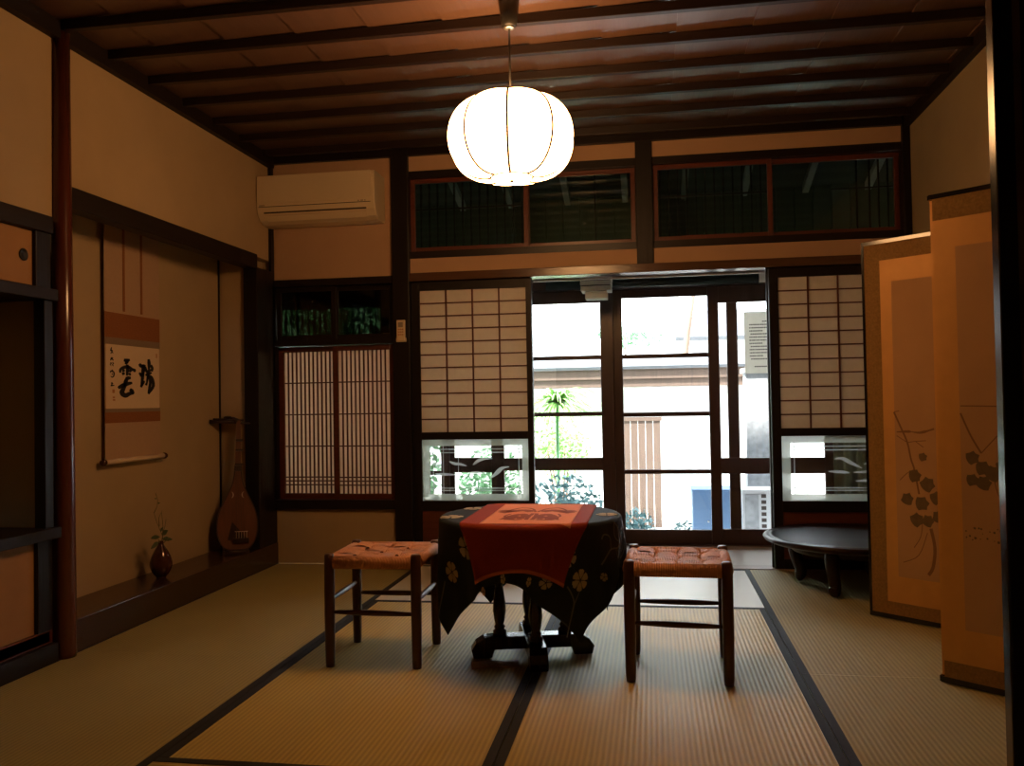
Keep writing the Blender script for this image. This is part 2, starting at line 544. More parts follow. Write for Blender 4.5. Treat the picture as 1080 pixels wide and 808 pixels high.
mat_y(XM[3], XM[4], YB - 4 * W, YB - 2 * W, 'tatami mat at the near right beside the folding screen', 'tat_ys')
mat_x(XM[1], XM[3], YB - W, YB, 'crosswise tatami mat just inside the glass doors, daylight sheen put into its pale colour')
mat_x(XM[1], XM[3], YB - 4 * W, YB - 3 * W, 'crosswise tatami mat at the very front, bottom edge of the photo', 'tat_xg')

# ------------------------------------------------------------------ walls
def S(name, mb, mat, label, **k):
    return tag(mb.build(name, MAT[mat] if isinstance(mat, str) else mat, **k), label, None, None, 'structure')

AX = -2.60                       # back of the recesses in the left wall
# left wall above the alcove and above the cabinet
m = MB().box(XL - 0.1, XL, 3.13, YB, 1.90, ZC + 0.02)
S('wall_left', m, 'plaster', 'ochre plaster wall above the alcove')
m = MB().box(XL - 0.1, XL, -2.0, 3.129, 1.755, ZC + 0.02)
S('wall_left', m, 'plaster', 'ochre plaster wall above the small sliding cabinet')
m = MB().box(XL - 0.1, XL, -2.0, 1.38, 0, 1.755)
S('wall_left', m, 'roomwall', 'plaster wall of the adjoining room on the left')
# alcove shell
m = MB().box(AX - 0.1, AX, 3.10, 5.2, 0.0, 2.1)
S('wall_alcove', m, 'plaster', 'ochre plaster back wall of the alcove behind the scroll')
m = MB().box(AX, XL - 0.06, 4.93, 5.2, 0.0, 2.1)
S('wall_alcove', m, 'plaster', 'narrow plaster end wall of the alcove behind the lute')
m = MB().box(AX, XL - 0.02, 3.10, 4.95, 1.90, 2.0)
S('wall_alcove', m, 'plaster', 'plaster soffit at the top of the alcove')
S('trim_1', MB().tube([(AX + 0.005, 4.923, 0.13), (AX + 0.005, 4.923, 1.9)], 0.006, 6), 'dark', 'thin dark corner strip in the alcove')
S('trim_2', B(XL - 0.05, -2.33, 3.17, 4.90, 1.818, 1.906), 'dark_y', 'dark beam across the top of the alcove', bevel=0.004)
m = MB().box(AX, -2.355, 3.14, 4.93, 0.02, 0.132)
S('trim_3', m, 'board', 'polished dark board forming the alcove floor', bevel=0.004)
S('trim_4', B(-2.354, -2.330, 3.18, 5.148, 0.0, 0.134), 'board', 'dark sill along the front of the alcove', bevel=0.003)
S('trim_5', B(-2.425, -2.335, 4.90, 5.15, 0.0, 1.83), 'dark', 'broad black post at the far end of the alcove', bevel=0.004)
# polished round pillar
prof = [(0.046, 0), (0.048, 0.02), (0.043, 1.2), (0.036, 2.52)]
S('trim_6', MB().lathe((-2.345, 3.158, 0), prof, 28), 'pillar', 'polished red-brown round alcove pillar')
# cabinet sill base, beam
S('trim_7', B(XL - 0.06, -2.335, 1.40, 3.10, 1.690, 1.758), 'dark_y', 'dark beam above the small sliding cabinet', bevel=0.003)
S('trim_8', B(XL - 0.06, -2.325, 1.40, 3.10, 0.0, 0.075), 'dark_y', 'dark sill at the foot of the cabinet', bevel=0.003)
S('trim_9', B(XL - 0.06, -2.352, 1.42, 3.10, 0.075, 0.125), 'red', 'red-brown rail above the cabinet sill')

# the built-in cabinet left of the pillar
cab = thing('wall_cabinet', (-2.45, 2.25, 0.075), 'built-in wall cabinet with open niche between two small sliding doors, left of the pillar', 'cabinet')
m = MB().box(AX - 0.02, AX, 1.40, 3.32, 0.08, 1.70)
m.box(AX, XL - 0.02, 3.085, 3.10, 0.08, 1.70)
m.build('back_panel', MAT['plaster_olive'], cab)
MB().box(AX, -2.352, 1.42, 3.085, 0.08, 0.12).build('bottom_board', MAT['dark_y'], cab)
MB().box(-2.41, -2.348, 3.015, 3.098, 0.126, 0.49).build('stile', MAT['dark'], cab, bevel=0.002)
MB().box(-2.41, -2.348, 3.015, 3.098, 1.47, 1.69).build('stile', MAT['dark'], cab, bevel=0.002)
MB().box(-2.60, -2.388, 3.072, 3.084, 0.52, 1.425).build('niche_side', MAT['plaster_olive'], cab)
MB().box(-2.388, -2.34, 3.050, 3.098, 0.52, 1.425).build('stile', MAT['dark'], cab, bevel=0.002)
MB().box(AX, -2.320, 1.42, 3.105, 1.422, 1.468).build('shelf', MAT['dark_y'], cab, bevel=0.003)
MB().box(AX, -2.315, 1.42, 3.110, 0.485, 0.528).build('shelf', MAT['dark_y'], cab, bevel=0.003)
d = MB().box(-2.385, -2.365, 2.20, 3.016, 1.470, 1.688).build('sliding_door', MAT['fusuma_y'], cab)
MB().lathe((0, 0, 0), [(0.021, 0), (0.024, 0.004), (0.017, 0.005), (0.015, 0.0015), (0.0, 0.0015)], 20,
           T=Matrix.Translation((-2.3655, 2.966, 1.588)) @ Matrix.Rotation(PI / 2, 4, 'Y')).build('finger_pull', MAT['black'], d)
MB().box(-2.395, -2.375, 1.42, 2.23, 1.470, 1.688).build('sliding_door', MAT['fusuma_y'], cab)
MB().box(-2.385, -2.365, 2.20, 3.016, 0.126, 0.485).build('sliding_door', MAT['fusuma_y'], cab)
MB().box(-2.395, -2.375, 1.42, 2.23, 0.126, 0.485).build('sliding_door', MAT['fusuma_y'], cab)

# right wall
m = MB().box(XR, XR + 0.1, 1.33, YB + 0.1, 0, ZC + 0.02)
S('wall_right', m, 'plaster_olive', 'ochre plaster wall on the right behind the folding screen')
S('trim_10', B(XR - 0.035, XR, 1.33, YB - 0.02, 2.50, 2.558), 'dark_y', 'dark cornice along the right wall')
S('trim_11', B(XL, XL + 0.035, 1.33, YB - 0.02, 2.488, 2.558), 'dark_y', 'dark cornice along the left wall')
S('trim_12', B(XL + 0.03, XR - 0.03, YB - 0.03, YB + 0.06, 2.512, 2.558), 'dark_x', 'dark cornice along the back wall')

# adjoining room around the viewpoint
S('wall_left', B(-2.75, -2.705, -2.1, 5.3, -0.1, 2.7), 'black', 'outer face of the left wall')
S('wall_front', B(-3.2, 2.4, -2.1, -2.0, -0.1, 2.7), 'roomwall', 'rear wall of the adjoining room')
S('wall_right', B(XR, XR + 0.1, -2.0, 1.33, -0.1, 2.7), 'roomwall', 'right wall of the adjoining room')
S('wall_front', B(XL, XR, 1.28, 1.33, 1.80, ZC), 'roomwall', 'plaster above the opening between the two rooms')
S('trim_13', B(XL, XR, 1.26, 1.345, 1.75, 1.80), 'dark_x', 'dark lintel of the opening between the two rooms')

# ------------------------------------------------------------------ back wall
S('trim_14', B(-1.557, -1.450, 5.115, 5.25, 0, ZC), 'dark', 'thick black post left of the paper sliding doors', bevel=0.004)
S('trim_15', B(-0.066, 0.031, 5.13, 5.24, 1.78, ZC), 'dark', 'short black post between the two transom windows', bevel=0.003)
S('trim_16', B(1.422, XR, 5.12, 5.25, 0, ZC), 'dark', 'black corner post at the right end of the back wall', bevel=0.003)
S('trim_17', B(XL, -2.338, 5.11, 5.25, 1.78, ZC), 'dark', 'thin dark strip in the far left corner')
S('wall_back', B(-2.34, -1.555, 5.15, 5.25, 1.776, 2.52), 'plaster_pink', 'plaster panel around the wall air conditioner')
S('wall_back', B(-1.452, -0.064, 5.15, 5.24, 2.418, 2.515), 'plaster_pink', 'narrow plaster strip above the left transom window')
S('wall_back', B(0.029, 1.424, 5.15, 5.24, 2.418, 2.515), 'plaster_pink', 'narrow plaster strip above the right transom window')
S('wall_back', B(-1.452, -0.064, 5.15, 5.24, 1.786, 1.880), 'plaster_pink', 'narrow plaster strip below the left transom window')
S('wall_back', B(0.029, 1.424, 5.15, 5.24, 1.786, 1.880), 'plaster_pink', 'narrow plaster strip below the right transom window')
S('wall_back', B(-2.37, -1.555, 5.15, 5.25, 0.0, 0.345), 'plaster', 'plaster panel below the lattice window')
S('trim_18', B(-1.452, 1.424, 5.125, 5.27, 1.738, 1.788), 'lintel', 'brown lintel above the sliding doors', bevel=0.003)
S('trim_19', B(-1.452, 1.424, 5.145, 5.25, 1.880, 1.922), 'dark_x', 'dark rail below the transom windows')
S('trim_20', B(-1.452, 1.424, 5.145, 5.25, 2.375, 2.420), 'dark_x', 'dark rail above the transom windows')
S('trim_21', B(-2.37, -1.555, 5.13, 5.25, 1.735, 1.778), 'dark_x', 'dark rail over the small dimmed transom')
S('trim_22', B(-2.37, -1.555, 5.13, 5.25, 1.362, 1.400), 'dark_x', 'dark rail over the lattice window')
S('trim_23', B(-2.37, -1.555, 5.12, 5.26, 0.343, 0.400), 'dark_x', 'dark sill under the lattice window', bevel=0.003)
S('trim_24', B(XL, -2.335, 5.12, 5.25, 0.343, 1.778), 'dark', 'dark jamb at the left of the lattice window')
S('trim_25', B(-1.45, 1.43, 5.153, 5.27, -0.05, 0.004), 'sill', 'worn pale wooden threshold of the sliding doors')

def framed(x0, x1, z0, z1, y, d, fw, mat, root, nm='frame', fh=None):
    fh = fh or fw
    m = MB().box(x0, x0 + fw, y, y + d, z0, z1).box(x1 - fw, x1, y, y + d, z0, z1)
    m.box(x0 + fw, x1 - fw, y, y + d, z0, z0 + fh).box(x0 + fw, x1 - fw, y, y + d, z1 - fh, z1)
    return m.build(nm, MAT[mat], root, bevel=0.0015)

# transom windows (two sashes each)
wi = 1
for (x0, xm, x1, lab, barrange) in ((-1.448, -0.725, -0.070, 'left', (-1.40, -0.76)), (0.035, 0.706, 1.420, 'right', (0.07, 0.68))):
    w = thing('window_%d' % wi, ((x0 + x1) / 2, 5.19, 1.922), 'wide red-framed glass transom window, the %s one above the doors' % lab, None, None, 'structure')
    wi += 1
    framed(x0, xm + 0.012, 1.922, 2.375, 5.17, 0.022, 0.028, 'red_x', w, 'sash')
    framed(xm - 0.012, x1, 1.922, 2.375, 5.195, 0.022, 0.028, 'red_x', w, 'sash')
    B(x0 + 0.03, xm - 0.01, 5.180, 5.183, 1.95, 2.348).build('pane', MAT['glass_dark'], w)
    B(xm + 0.01, x1 - 0.03, 5.205, 5.208, 1.95, 2.348).build('pane', MAT['glass_dark'], w)
    mb = MB()
    k = barrange[0]
    while k < barrange[1]:
        mb.box(k, k + 0.010, 5.223, 5.236, 1.925, 2.372); k += 0.053
    mb.box(barrange[0] - 0.03, barrange[1] + 0.03, 5.223, 5.236, 2.19, 2.20)
    if lab == 'right':
        for k in (1.19, 1.26, 1.31, 1.36):
            mb.box(k, k + 0.009, 5.223, 5.236, 1.925, 2.372)
        mb.box(1.05, 1.40, 5.223, 5.236, 2.185, 2.193)
    mb.build('outer_bars', MAT['dark'], w)

# small transom at the left, panes tinted to dim the view
w = thing('window_3', (-1.95, 5.19, 1.40), 'small glass transom above the lattice window, tinted to look dim', None, None, 'structure')
framed(-2.333, -1.94, 1.40, 1.735, 5.17, 0.02, 0.03, 'dark_x', w, 'sash')
framed(-1.965, -1.57, 1.40, 1.735, 5.192, 0.02, 0.03, 'dark_x', w, 'sash')
B(-2.305, -1.97, 5.18, 5.183, 1.43, 1.705).build('pane', MAT['glass_dim'], w)
B(-1.935, -1.60, 5.20, 5.203, 1.43, 1.705).build('pane', MAT['glass_dim'], w)
mb = MB()
for k in range(9): mb.box(-1.93 + k * 0.038, -1.922 + k * 0.038, 5.222, 5.232, 1.40, 1.735)
for k in range(9): mb.box(-2.30 + k * 0.038, -2.292 + k * 0.038, 5.222, 5.232, 1.40, 1.735)
mb.build('outer_bars', MAT['dark'], w)

# lattice window
w = thing('window_4', (-1.95, 5.19, 0.40), 'two-sash paper window with close vertical lattice bars', None, None, 'structure')
def lattice(x0, x1, y, n):
    s = framed(x0, x1, 0.40, 1.360, y, 0.026, 0.034, 'red_x', w, 'sash')
    mb = MB()
    a, b = x0 + 0.034, x1 - 0.034
    for k in range(1, n):
        x = a + (b - a) * k / n
        mb.box(x - 0.0042, x + 0.0042, y + 0.003, y + 0.012, 0.434, 1.326)
    for z in (1.13, 0.93, 0.73, 0.535, 0.511, 0.486):
        mb.box(a, b, y + 0.009, y + 0.016, z - 0.004, z + 0.004)
    mb.build('bars', MAT['red'], s)
    B(a - 0.004, b + 0.004, y + 0.017, y + 0.0178, 0.43, 1.33).build('paper', MAT['shoji2'], s)
lattice(-2.335, -1.935, 5.195, 12)
lattice(-1.965, -1.562, 5.165, 12)

# ------------------------------------------------------------------ shoji
BIRDS = [  # wing lines in pane coordinates
    [[(0.21, 0.68), (0.27, 0.63), (0.32, 0.62), (0.40, 0.58)], [(0.47, 0.60), (0.53, 0.69), (0.60, 0.735), (0.68, 0.73)],
     [(0.66, 0.33), (0.72, 0.42), (0.78, 0.53), (0.86, 0.56)], [(0.05, 0.42), (0.15, 0.41), (0.27, 0.40)], [(0.40, 0.42), (0.50, 0.44), (0.58, 0.42)], [(0.02, 0.66), (0.07, 0.62), (0.10, 0.55)]],
    [[(0.42, 0.68), (0.50, 0.69), (0.58, 0.60), (0.68, 0.50)], [(0.70, 0.57), (0.78, 0.62), (0.84, 0.60), (0.92, 0.54)],
     [(0.60, 0.42), (0.72, 0.43), (0.82, 0.45), (0.96, 0.44)], [(0.62, 0.25), (0.75, 0.26), (0.86, 0.23), (0.97, 0.21)], [(0.36, 0.44), (0.48, 0.43), (0.56, 0.41)]],
]
def shoji(num, x0, y, label, birds=None, cols=4):
    x1 = x0 + 0.747
    d = thing('door_%d' % num, ((x0 + x1) / 2, y + 0.015, 0.004), label, None, None, 'structure')
    st = 0.034
    px0, px1 = x0 + st + 0.018, x1 - st
    m = MB().box(x0, px0, y, y + 0.03, 0.004, 1.737).box(px1, x1, y, y + 0.03, 0.004, 1.737)
    m.box(px0, px1, y, y + 0.03, 1.682, 1.737).box(px0, px1, y, y + 0.03, 0.765, 0.810)
    m.box(px0, px1, y, y + 0.03, 0.330, 0.392).box(px0, px1, y, y + 0.03, 0.004, 0.06)
    m.build('frame', MAT['dark'], d, bevel=0.0015)
    B(px0, px1, y + 0.010, y + 0.018, 0.06, 0.332).build('bottom_panel', MAT['red_x'], d)
    mb = MB()
    for k in range(1, cols):
        x = px0 + (px1 - px0) * k / cols
        mb.box(x - 0.0045, x + 0.0045, y + 0.003, y + 0.014, 0.81, 1.682)
    for k in range(1, 11):
        z = 0.81 + 0.872 * k / 11
        mb.box(px0, px1, y + 0.005, y + 0.014, z - 0.0038, z + 0.0038)
    mb.build('lattice', MAT['red'], d)
    B(px0 - 0.003, px1 + 0.003, y + 0.0142, y + 0.0148, 0.808, 1.684).build('paper', MAT['shoji'], d)
    if birds is None:
        B(px0, px1, y + 0.014, y + 0.017, 0.390, 0.767).build('glass_pane', MAT['glass'], d)
        return
    g = B(px0 + 0.05, px1 - 0.04, y + 0.014, y + 0.017, 0.432, 0.725).build('glass_pane', MAT['glass'], d)
    m = MB()
    m.box(px0, px0 + 0.05, y + 0.014, y + 0.017, 0.390, 0.767).box(px1 - 0.04, px1, y + 0.014, y + 0.017, 0.390, 0.767)
    m.box(px0 + 0.05, px1 - 0.04, y + 0.014, y + 0.017, 0.390, 0.432).box(px0 + 0.05, px1 - 0.04, y + 0.014, y + 0.017, 0.725, 0.767)
    m.build('frosted_border', MAT['frost'], d)
    m = MB()
    ya = y + 0.0128
    gx0, gx1, gz0, gz1 = px0 + 0.05, px1 - 0.04, 0.432, 0.725
    fn = lambda a, b: (gx0 + a * (gx1 - gx0), ya, gz0 + b * (gz1 - gz0))
    for k, wd in ((0.035, 0.02), (0.965, 0.02)):
        m.box(gx0 + k * (gx1 - gx0) - 0.003, gx0 + k * (gx1 - gx0) + 0.003, ya, ya + 0.0008, gz0, gz1)
    for k in (0.07, 0.12, 0.86, 0.93):
        m.box(gx0, gx1, ya, ya + 0.0008, gz0 + k * (gz1 - gz0) - 0.003, gz0 + k * (gz1 - gz0) + 0.003)
    if birds == 0:
        for k in (0.145, 0.31):
            m.box(gx0 + k * (gx1 - gx0) - 0.002, gx0 + k * (gx1 - gx0) + 0.002, ya, ya + 0.0008, gz0, gz1)
    m.build('etched_lines', MAT['etch'], g)
    m = MB()
    for bl in BIRDS[birds]:
        p = smooth_pts(bl, 4)
        n = len(p)
        ribbon(m, p, [0.012 + 0.045 * math.sin(PI * i / (n - 1)) for i in range(n)], fn)
    m.build('etched_birds', MAT['etch'], g)
    if birds == 0:   # small cream tassel-like ornament seen in the pane
        pass
shoji(1, -1.450, 5.162, 'left paper sliding door with etched-glass pane of flying birds', 0)
shoji(2, -1.452, 5.204, 'second paper sliding door stacked behind the left one')
shoji(3, 0.683, 5.162, 'right paper sliding door behind the low black table, with etched-glass birds', 1)
shoji(4, 0.675, 5.204, 'second paper sliding door stacked behind the right one')

# ------------------------------------------------------------------ ceiling
ce = thing('ceiling', (-0.45, 3.2, ZC), 'dark red-brown ceiling of lapped boards carried on thin battens', None, None, 'structure')
m = MB()
x = XL - 0.05
k = 0
while x < XR + 0.05:
    x1 = min(x + 0.318, XR + 0.08)
    m.add([(x, 1.28, 2.562), (x1 + 0.012, 1.28, 2.572), (x1 + 0.012, 5.2, 2.572), (x, 5.2, 2.562)], [(0, 1, 2, 3)])
    m.add([(x, 1.28, 2.562), (x, 1.28, 2.60), (x, 5.2, 2.60), (x, 5.2, 2.562)], [(0, 1, 2, 3)])
    x += 0.318; k += 1
m.box(XL - 0.1, XR + 0.1, 1.28, 5.2, 2.60, 2.64)
m.build('boards', MAT['ceil'], ce)
for i in range(12):
    y = 4.985 - i * 0.3065
    MB().box(XL + 0.02, XR - 0.02, y - 0.016, y + 0.016, 2.522, 2.562).build('batten', MAT['batten'], ce, bevel=0.002)
S('ceiling', B(XL - 0.1, XR + 0.1, -2.1, 1.30, 2.56, 2.64), 'ceil', 'ceiling of the adjoining room')

# ------------------------------------------------------------------ engawa (veranda) and glass doors
S('floor', B(-3.2, 2.4, 5.27, 6.08, -0.08, -0.004), 'engawa', 'pale wooden veranda floor outside the sliding doors')
S('ceiling', MB().add([(-3.2, 5.25, 2.62), (2.4, 5.25, 2.62), (2.4, 6.7, 2.22), (-3.2, 6.7, 2.22), (-3.2, 5.25, 2.68), (2.4, 5.25, 2.68), (2.4, 6.7, 2.28), (-3.2, 6.7, 2.28)],
  [(0, 1, 2, 3), (4, 5, 6, 7), (0, 1, 5, 4), (2, 3, 7, 6), (1, 2, 6, 5), (0, 3, 7, 4)]), 'soffit', 'sloping dark veranda roof')
S('wall_back', B(-3.2, 2.4, 5.16, 5.25, 2.515, 2.70), 'dark_x', 'upper edge of the back wall behind the cornice')
S('wall_back', B(-3.2, XL, 5.15, 5.25, -0.1, 2.70), 'roomwall', 'back wall continuing to the left outside the room')
S('wall_back', B(XR, 2.4, 5.15, 5.25, -0.1, 2.70), 'roomwall', 'back wall continuing to the right outside the room')
for i, x in enumerate((-2.2, -1.75, -1.30, -0.95, -0.55, -0.15, 0.25, 0.65, 1.05, 1.45)):
    T = Matrix.Translation((x, 5.26, 2.575)) @ Matrix.Rotation(-math.atan2(0.40, 1.45), 4, 'X')
    S('trim_%d' % (40 + i), MB().box(-0.02, 0.02, 0, 1.48, -0.005, 0.04, T=T), 'rafter', 'pale rafter under the veranda roof')
m = MB()
x = -3.1
while x < 2.3:
    m.box(x, x + 0.113, 6.03, 6.05, 1.83, 2.42); x += 0.12
m.box(-3.2, 2.4, 6.05, 6.06, 1.83, 2.42)
S('wall_veranda', m, 'engwall', 'dark vertical boards above the glass doors')
S('trim_26', B(-3.2, 2.4, 5.96, 6.08, 1.752, 1.83), 'door_wood_x', 'brown head beam above the glass doors')
S('trim_27', B(-3.2, 2.4, 5.97, 6.10, -0.08, 0.0), 'door_wood_x', 'brown ground track under the glass doors')
S('wall_veranda', B(-3.3, -3.2, 5.15, 6.1, -0.1, 2.6), 'engwall', 'left end wall of the veranda')
S('wall_veranda', B(2.4, 2.5, 5.15, 6.1, -0.1, 2.6), 'engwall', 'right end wall of the veranda')

def gdoor(num, x0, x1, y, label, stl, str_, bars=(), mid=None, bottom=0.093, top=1.692):
    d = thing('door_%d' % num, ((x0 + x1) / 2, y + 0.015, 0.0), label, None, None, 'structure')
    m = MB().box(x0, x0 + stl, y, y + 0.03, 0, 1.752).box(x1 - str_, x1, y, y + 0.03, 0, 1.752)
    m.box(x0 + stl, x1 - str_, y, y + 0.03, 0, bottom).box(x0 + stl, x1 - str_, y, y + 0.03, top, 1.752)
    if mid: m.box(x0 + stl, x1 - str_, y, y + 0.03, mid[0], mid[1])
    for z in bars: m.box(x0 + stl, x1 - str_, y + 0.006, y + 0.024, z - 0.015, z + 0.015)
    m.build('frame', MAT['door_wood'], d, bevel=0.003)
    B(x0 + stl, x1 - str_, y + 0.014, y + 0.017, bottom, top).build('glass_pane', MAT['glass'], d)
    return d
BARS3 = (1.287, 0.885, 0.49)
gdoor(5, -1.90, -1.425, 6.0, 'glazed garden door behind the lattice window', 0.07, 0.06, BARS3)
gdoor(6, -1.455, -1.035, 6.035, 'glazed garden door with a middle rail behind the left paper door', 0.06, 0.09, (), (0.49, 0.595))
gdoor(7, -1.12, -0.250, 6.0, 'left glazed garden door with a middle rail', 0.09, 0.090, (1.287, 0.895), (0.505, 0.592), 0.093, 1.665)
gdoor(8, -0.262, 0.462, 6.035, 'central glazed garden door with thin cross bars', 0.072, 0.062, BARS3)
gdoor(9, 0.388, 1.20, 5.995, 'right glazed garden door with a middle rail, partly behind the centre one', 0.072, 0.07, (), (0.478, 0.585), 0.105, 1.635)
S('trim_28', B(0.515, 0.587, 6.036, 6.066, 0, 1.752), 'door_wood', 'second brown stile standing behind the right garden door')
gdoor(10, 1.17, 1.95, 6.035, 'glazed garden door behind the right paper door', 0.07, 0.07, (), (0.478, 0.585))
gdoor(11, -3.1, -1.86, 6.035, 'far left glazed garden door', 0.07, 0.07, BARS3)
# finger latches
for x, z in ((-0.30, 0.66), (-0.225, 0.60)):
    pass

# things in the veranda
cb = thing('roller_blind', (0.02, 5.925, 1.70), 'dark rolled-up blind hanging above the opening to the veranda', 'blind')
MB().tube([(-0.70, 5.925, 1.785), (0.72, 5.925, 1.785)], 0.034, 16).build('rolled_cloth', MAT['blind'], cb)
MB().box(-0.72, 0.70, 5.905, 5.962, 1.818, 1.828).build('headrail', MAT['door_wood_x'], cb)
MB().box(0.72, 0.79, 5.89, 5.962, 1.755, 1.83).build('bracket', MAT['white'], cb, bevel=0.003)
for o in [q for q in bpy.data.objects if q.parent == cb]: pass
tag(B(-0.705, 0.68, 5.285, 5.30, 1.726, 1.737).build('curtain_rail', MAT['white'], bevel=0.001), 'thin white curtain rail just behind the brown lintel', 'curtain rail')
lt = thing('ceiling_light', (-0.335, 5.6, 1.79), 'small white tiered paper light hanging above the left garden door', 'lamp')
for i, (hw, z0, z1) in enumerate(((0.100, 1.757, 1.788), (0.099, 1.725, 1.752), (0.097, 1.690, 1.720), (0.070, 1.640, 1.688))):
    MB().box(-0.335 - hw, -0.335 + hw, 5.6 - hw * 0.9, 5.6 + hw * 0.9, z0, z1).build('paper_tier', MAT['offwhite'], lt, bevel=0.003)
MB().box(-0.428, -0.242, 5.515, 5.685, 1.752, 1.757).box(-0.426, -0.244, 5.517, 5.683, 1.720, 1.725).box(-0.40, -0.27, 5.54, 5.66, 1.686, 1.691).build('tier_frame', MAT['dark'], lt)
MB().tube([(-0.335, 5.6, 1.788), (-0.335, 5.6, 2.50)], 0.005, 6).build('cord', MAT['blackplastic'], lt)

nt_ = thing('notice', (0.75, 5.99, 1.15), 'white printed notice sheet taped inside the right garden door', 'notice')
MB().box(0.628, 0.84, 5.992, 5.9935, 1.150, 1.565).build('sheet', MAT['notice'], nt_)
m = MB()
random.seed(3)
for i in range(14):
    z = 1.500 - i * 0.021
    x = 0.66 + (0.0 if i % 4 else 0.008)
    if i == 0: x = 0.745
    end = 0.80 + 0.025 * random.random() if i % 4 != 3 else 0.74
    if i == 13: z -= 0.03; x = 0.69; end = 0.80
    while x < end:
        w_ = 0.004 + 0.007 * random.random()
        m.box(x, x + w_, 5.9912, 5.9918, z - 0.004, z + 0.004); x += w_ + 0.0025
m.build('print_lines', MAT['type'], nt_)

cu = MB()
cu.grid(lambda a, b: (1.165 + a * 0.75, 5.90 + 0.022 * math.sin(a * 2 * PI * 9), -0.003 + b * 1.74), 110, 6)
tag(cu.build('curtain', MAT['curtain'], solid=0.002), 'grey-green pleated curtain behind the right paper door', 'curtain')

# ------------------------------------------------------------------ garden
tag(B(-12, 12, 6.1, 22, -0.36, -0.30).build('ground', MAT['gravel']), 'pale garden ground outside', None, None, 'structure')
def rnd(a, b): return a + (b - a) * random.random()
def shrub(name, c, rx, ry, rz, n, size, mat, label, cat='shrub', group=None):
    t = thing(name, (c[0], c[1], -0.3), label, cat, group)
    m = MB()
    for _ in range(n):
        while True:
            p = Vector((rnd(-1, 1), rnd(-1, 1), rnd(-1, 1)))
            if p.length < 1: break
        p = p * (0.55 + 0.45 * p.length)
        q = Vector((c[0] + p.x * rx, c[1] + p.y * ry, c[2] + p.z * rz))
        d = Vector((rnd(-1, 1), rnd(-1, 1), rnd(-0.6, 1))).normalized()
        s = d.cross(Vector((rnd(-1, 1), rnd(-1, 1), rnd(-1, 1)))).normalized()
        L = size * rnd(0.6, 1.3)
        m.add([q - d * L * 0.5, q + s * L * 0.22, q + d * L * 0.5, q - s * L * 0.22], [(0, 1, 2, 3)])
    m.build('foliage', MAT[mat], t)
    m = MB()
    for k in range(4):
        m.tube([(c[0] + 0.03 * k, c[1], -0.32), (c[0] + rnd(-0.5, 0.5) * rx, c[1] + rnd(-0.4, 0.4) * ry, c[2])], [0.015, 0.006], 5)
    m.build('stems', MAT['bark'], t)
def palm(name, c, L, n, mat, label):
    t = thing(name, (c[0], c[1], -0.3), label, 'plant')
    m = MB()
    for k in range(n):
        a = 2 * PI * k / n + rnd(-0.2, 0.2); e = rnd(0.15, 1.1); l = L * rnd(0.7, 1.1)
        d = Vector((math.cos(a), math.sin(a), 0))
        pts = []
        for s in range(6):
            u = s / 5
            pts.append(Vector(c) + d * (l * u * math.cos(e * (1 - 0.5 * u))) + Vector((0, 0, l * (u * math.sin(e) - 0.75 * u * u))))
        sd = d.cross(Vector((0, 0, 1)))
        vs = []
        for s, p in enumerate(pts):
            w_ = 0.022 * (1 - s / 5.2)
            vs += [p - sd * w_, p + sd * w_]
        m.add(vs, [(2 * s, 2 * s + 1, 2 * s + 3, 2 * s + 2) for s in range(5)])
    m.build('fronds', MAT[mat], t)
    MB().tube([(c[0], c[1], -0.32), c], [0.02, 0.014], 8).build('trunk', MAT['foliage'], t)
random.seed(11)
shrub('shrub', (-0.70, 7.0, 0.0), 0.38, 0.3, 0.40, 1500, 0.07, 'foliage_b', 'bluish leafy shrub low outside the left garden door')
shrub('shrub', (-1.50, 8.0, 0.10), 0.33, 0.35, 0.5, 1300, 0.07, 'foliage', 'green shrub seen through the left etched glass')
shrub('shrub', (-0.14, 7.0, -0.10), 0.17, 0.2, 0.22, 700, 0.055, 'foliage_b', 'small bushy plant low left outside the central garden door')
shrub('shrub', (0.25, 7.45, -0.17), 0.12, 0.15, 0.14, 300, 0.05, 'foliage_b', 'small plant beside the blue box')
palm('palm_plant', (-0.86, 7.95, 0.95), 0.58, 150, 'foliage_l', 'bright green plant with long arching leaves in the garden')
shrub('shrub', (-0.95, 8.85, 0.50), 0.34, 0.25, 0.34, 900, 0.06, 'foliage_l', 'green bush below the arching plant')
shrub('shrub', (-0.30, 10.6, 1.75), 0.5, 0.35, 0.15, 420, 0.07, 'foliage', 'loose foliage above the garden wall roof')
shrub('shade_hedge', (-2.6, 7.2, 0.9), 0.95, 0.4, 1.3, 5200, 0.10, 'foliage', 'tall dense leaf mass added outside the far left of the veranda for shade', 'shade_hedge')  # leaf mass added to shade the transom and lattice at the left
# brown eaves band of the garden wall
g = thing('garden_wall', (0.6, 9.4, -0.3), 'white garden wall capped by a brown eaves board', 'wall')
B(-3.5, 4.0, 9.45, 9.6, -0.3, 1.12).build('wall_panel', MAT['wallout'], g)
m = MB().box(-3.6, 4.1, 9.0, 9.6, 1.12, 1.20); m.box(-3.6, 4.1, 8.98, 9.02, 1.20, 1.30)
m.build('eaves_board', MAT['fence'], g)
MB().add([(-3.6, 8.95, 1.30), (4.1, 8.95, 1.30), (4.1, 9.45, 1.44), (-3.6, 9.45, 1.44), (-3.6, 9.9, 1.30), (4.1, 9.9, 1.30)], [(0, 1, 2, 3), (3, 2, 5, 4)]).build('cap_tiles', MAT['tile'], g, solid=0.03)
g = thing('garden_gate', (-0.12, 8.9, -0.3), 'low weathered board fence panel below the eaves', 'fence')
m = MB()
for k in range(6): m.box(-0.36 + k * 0.075, -0.292 + k * 0.075, 8.8, 8.82, -0.3, 0.78)
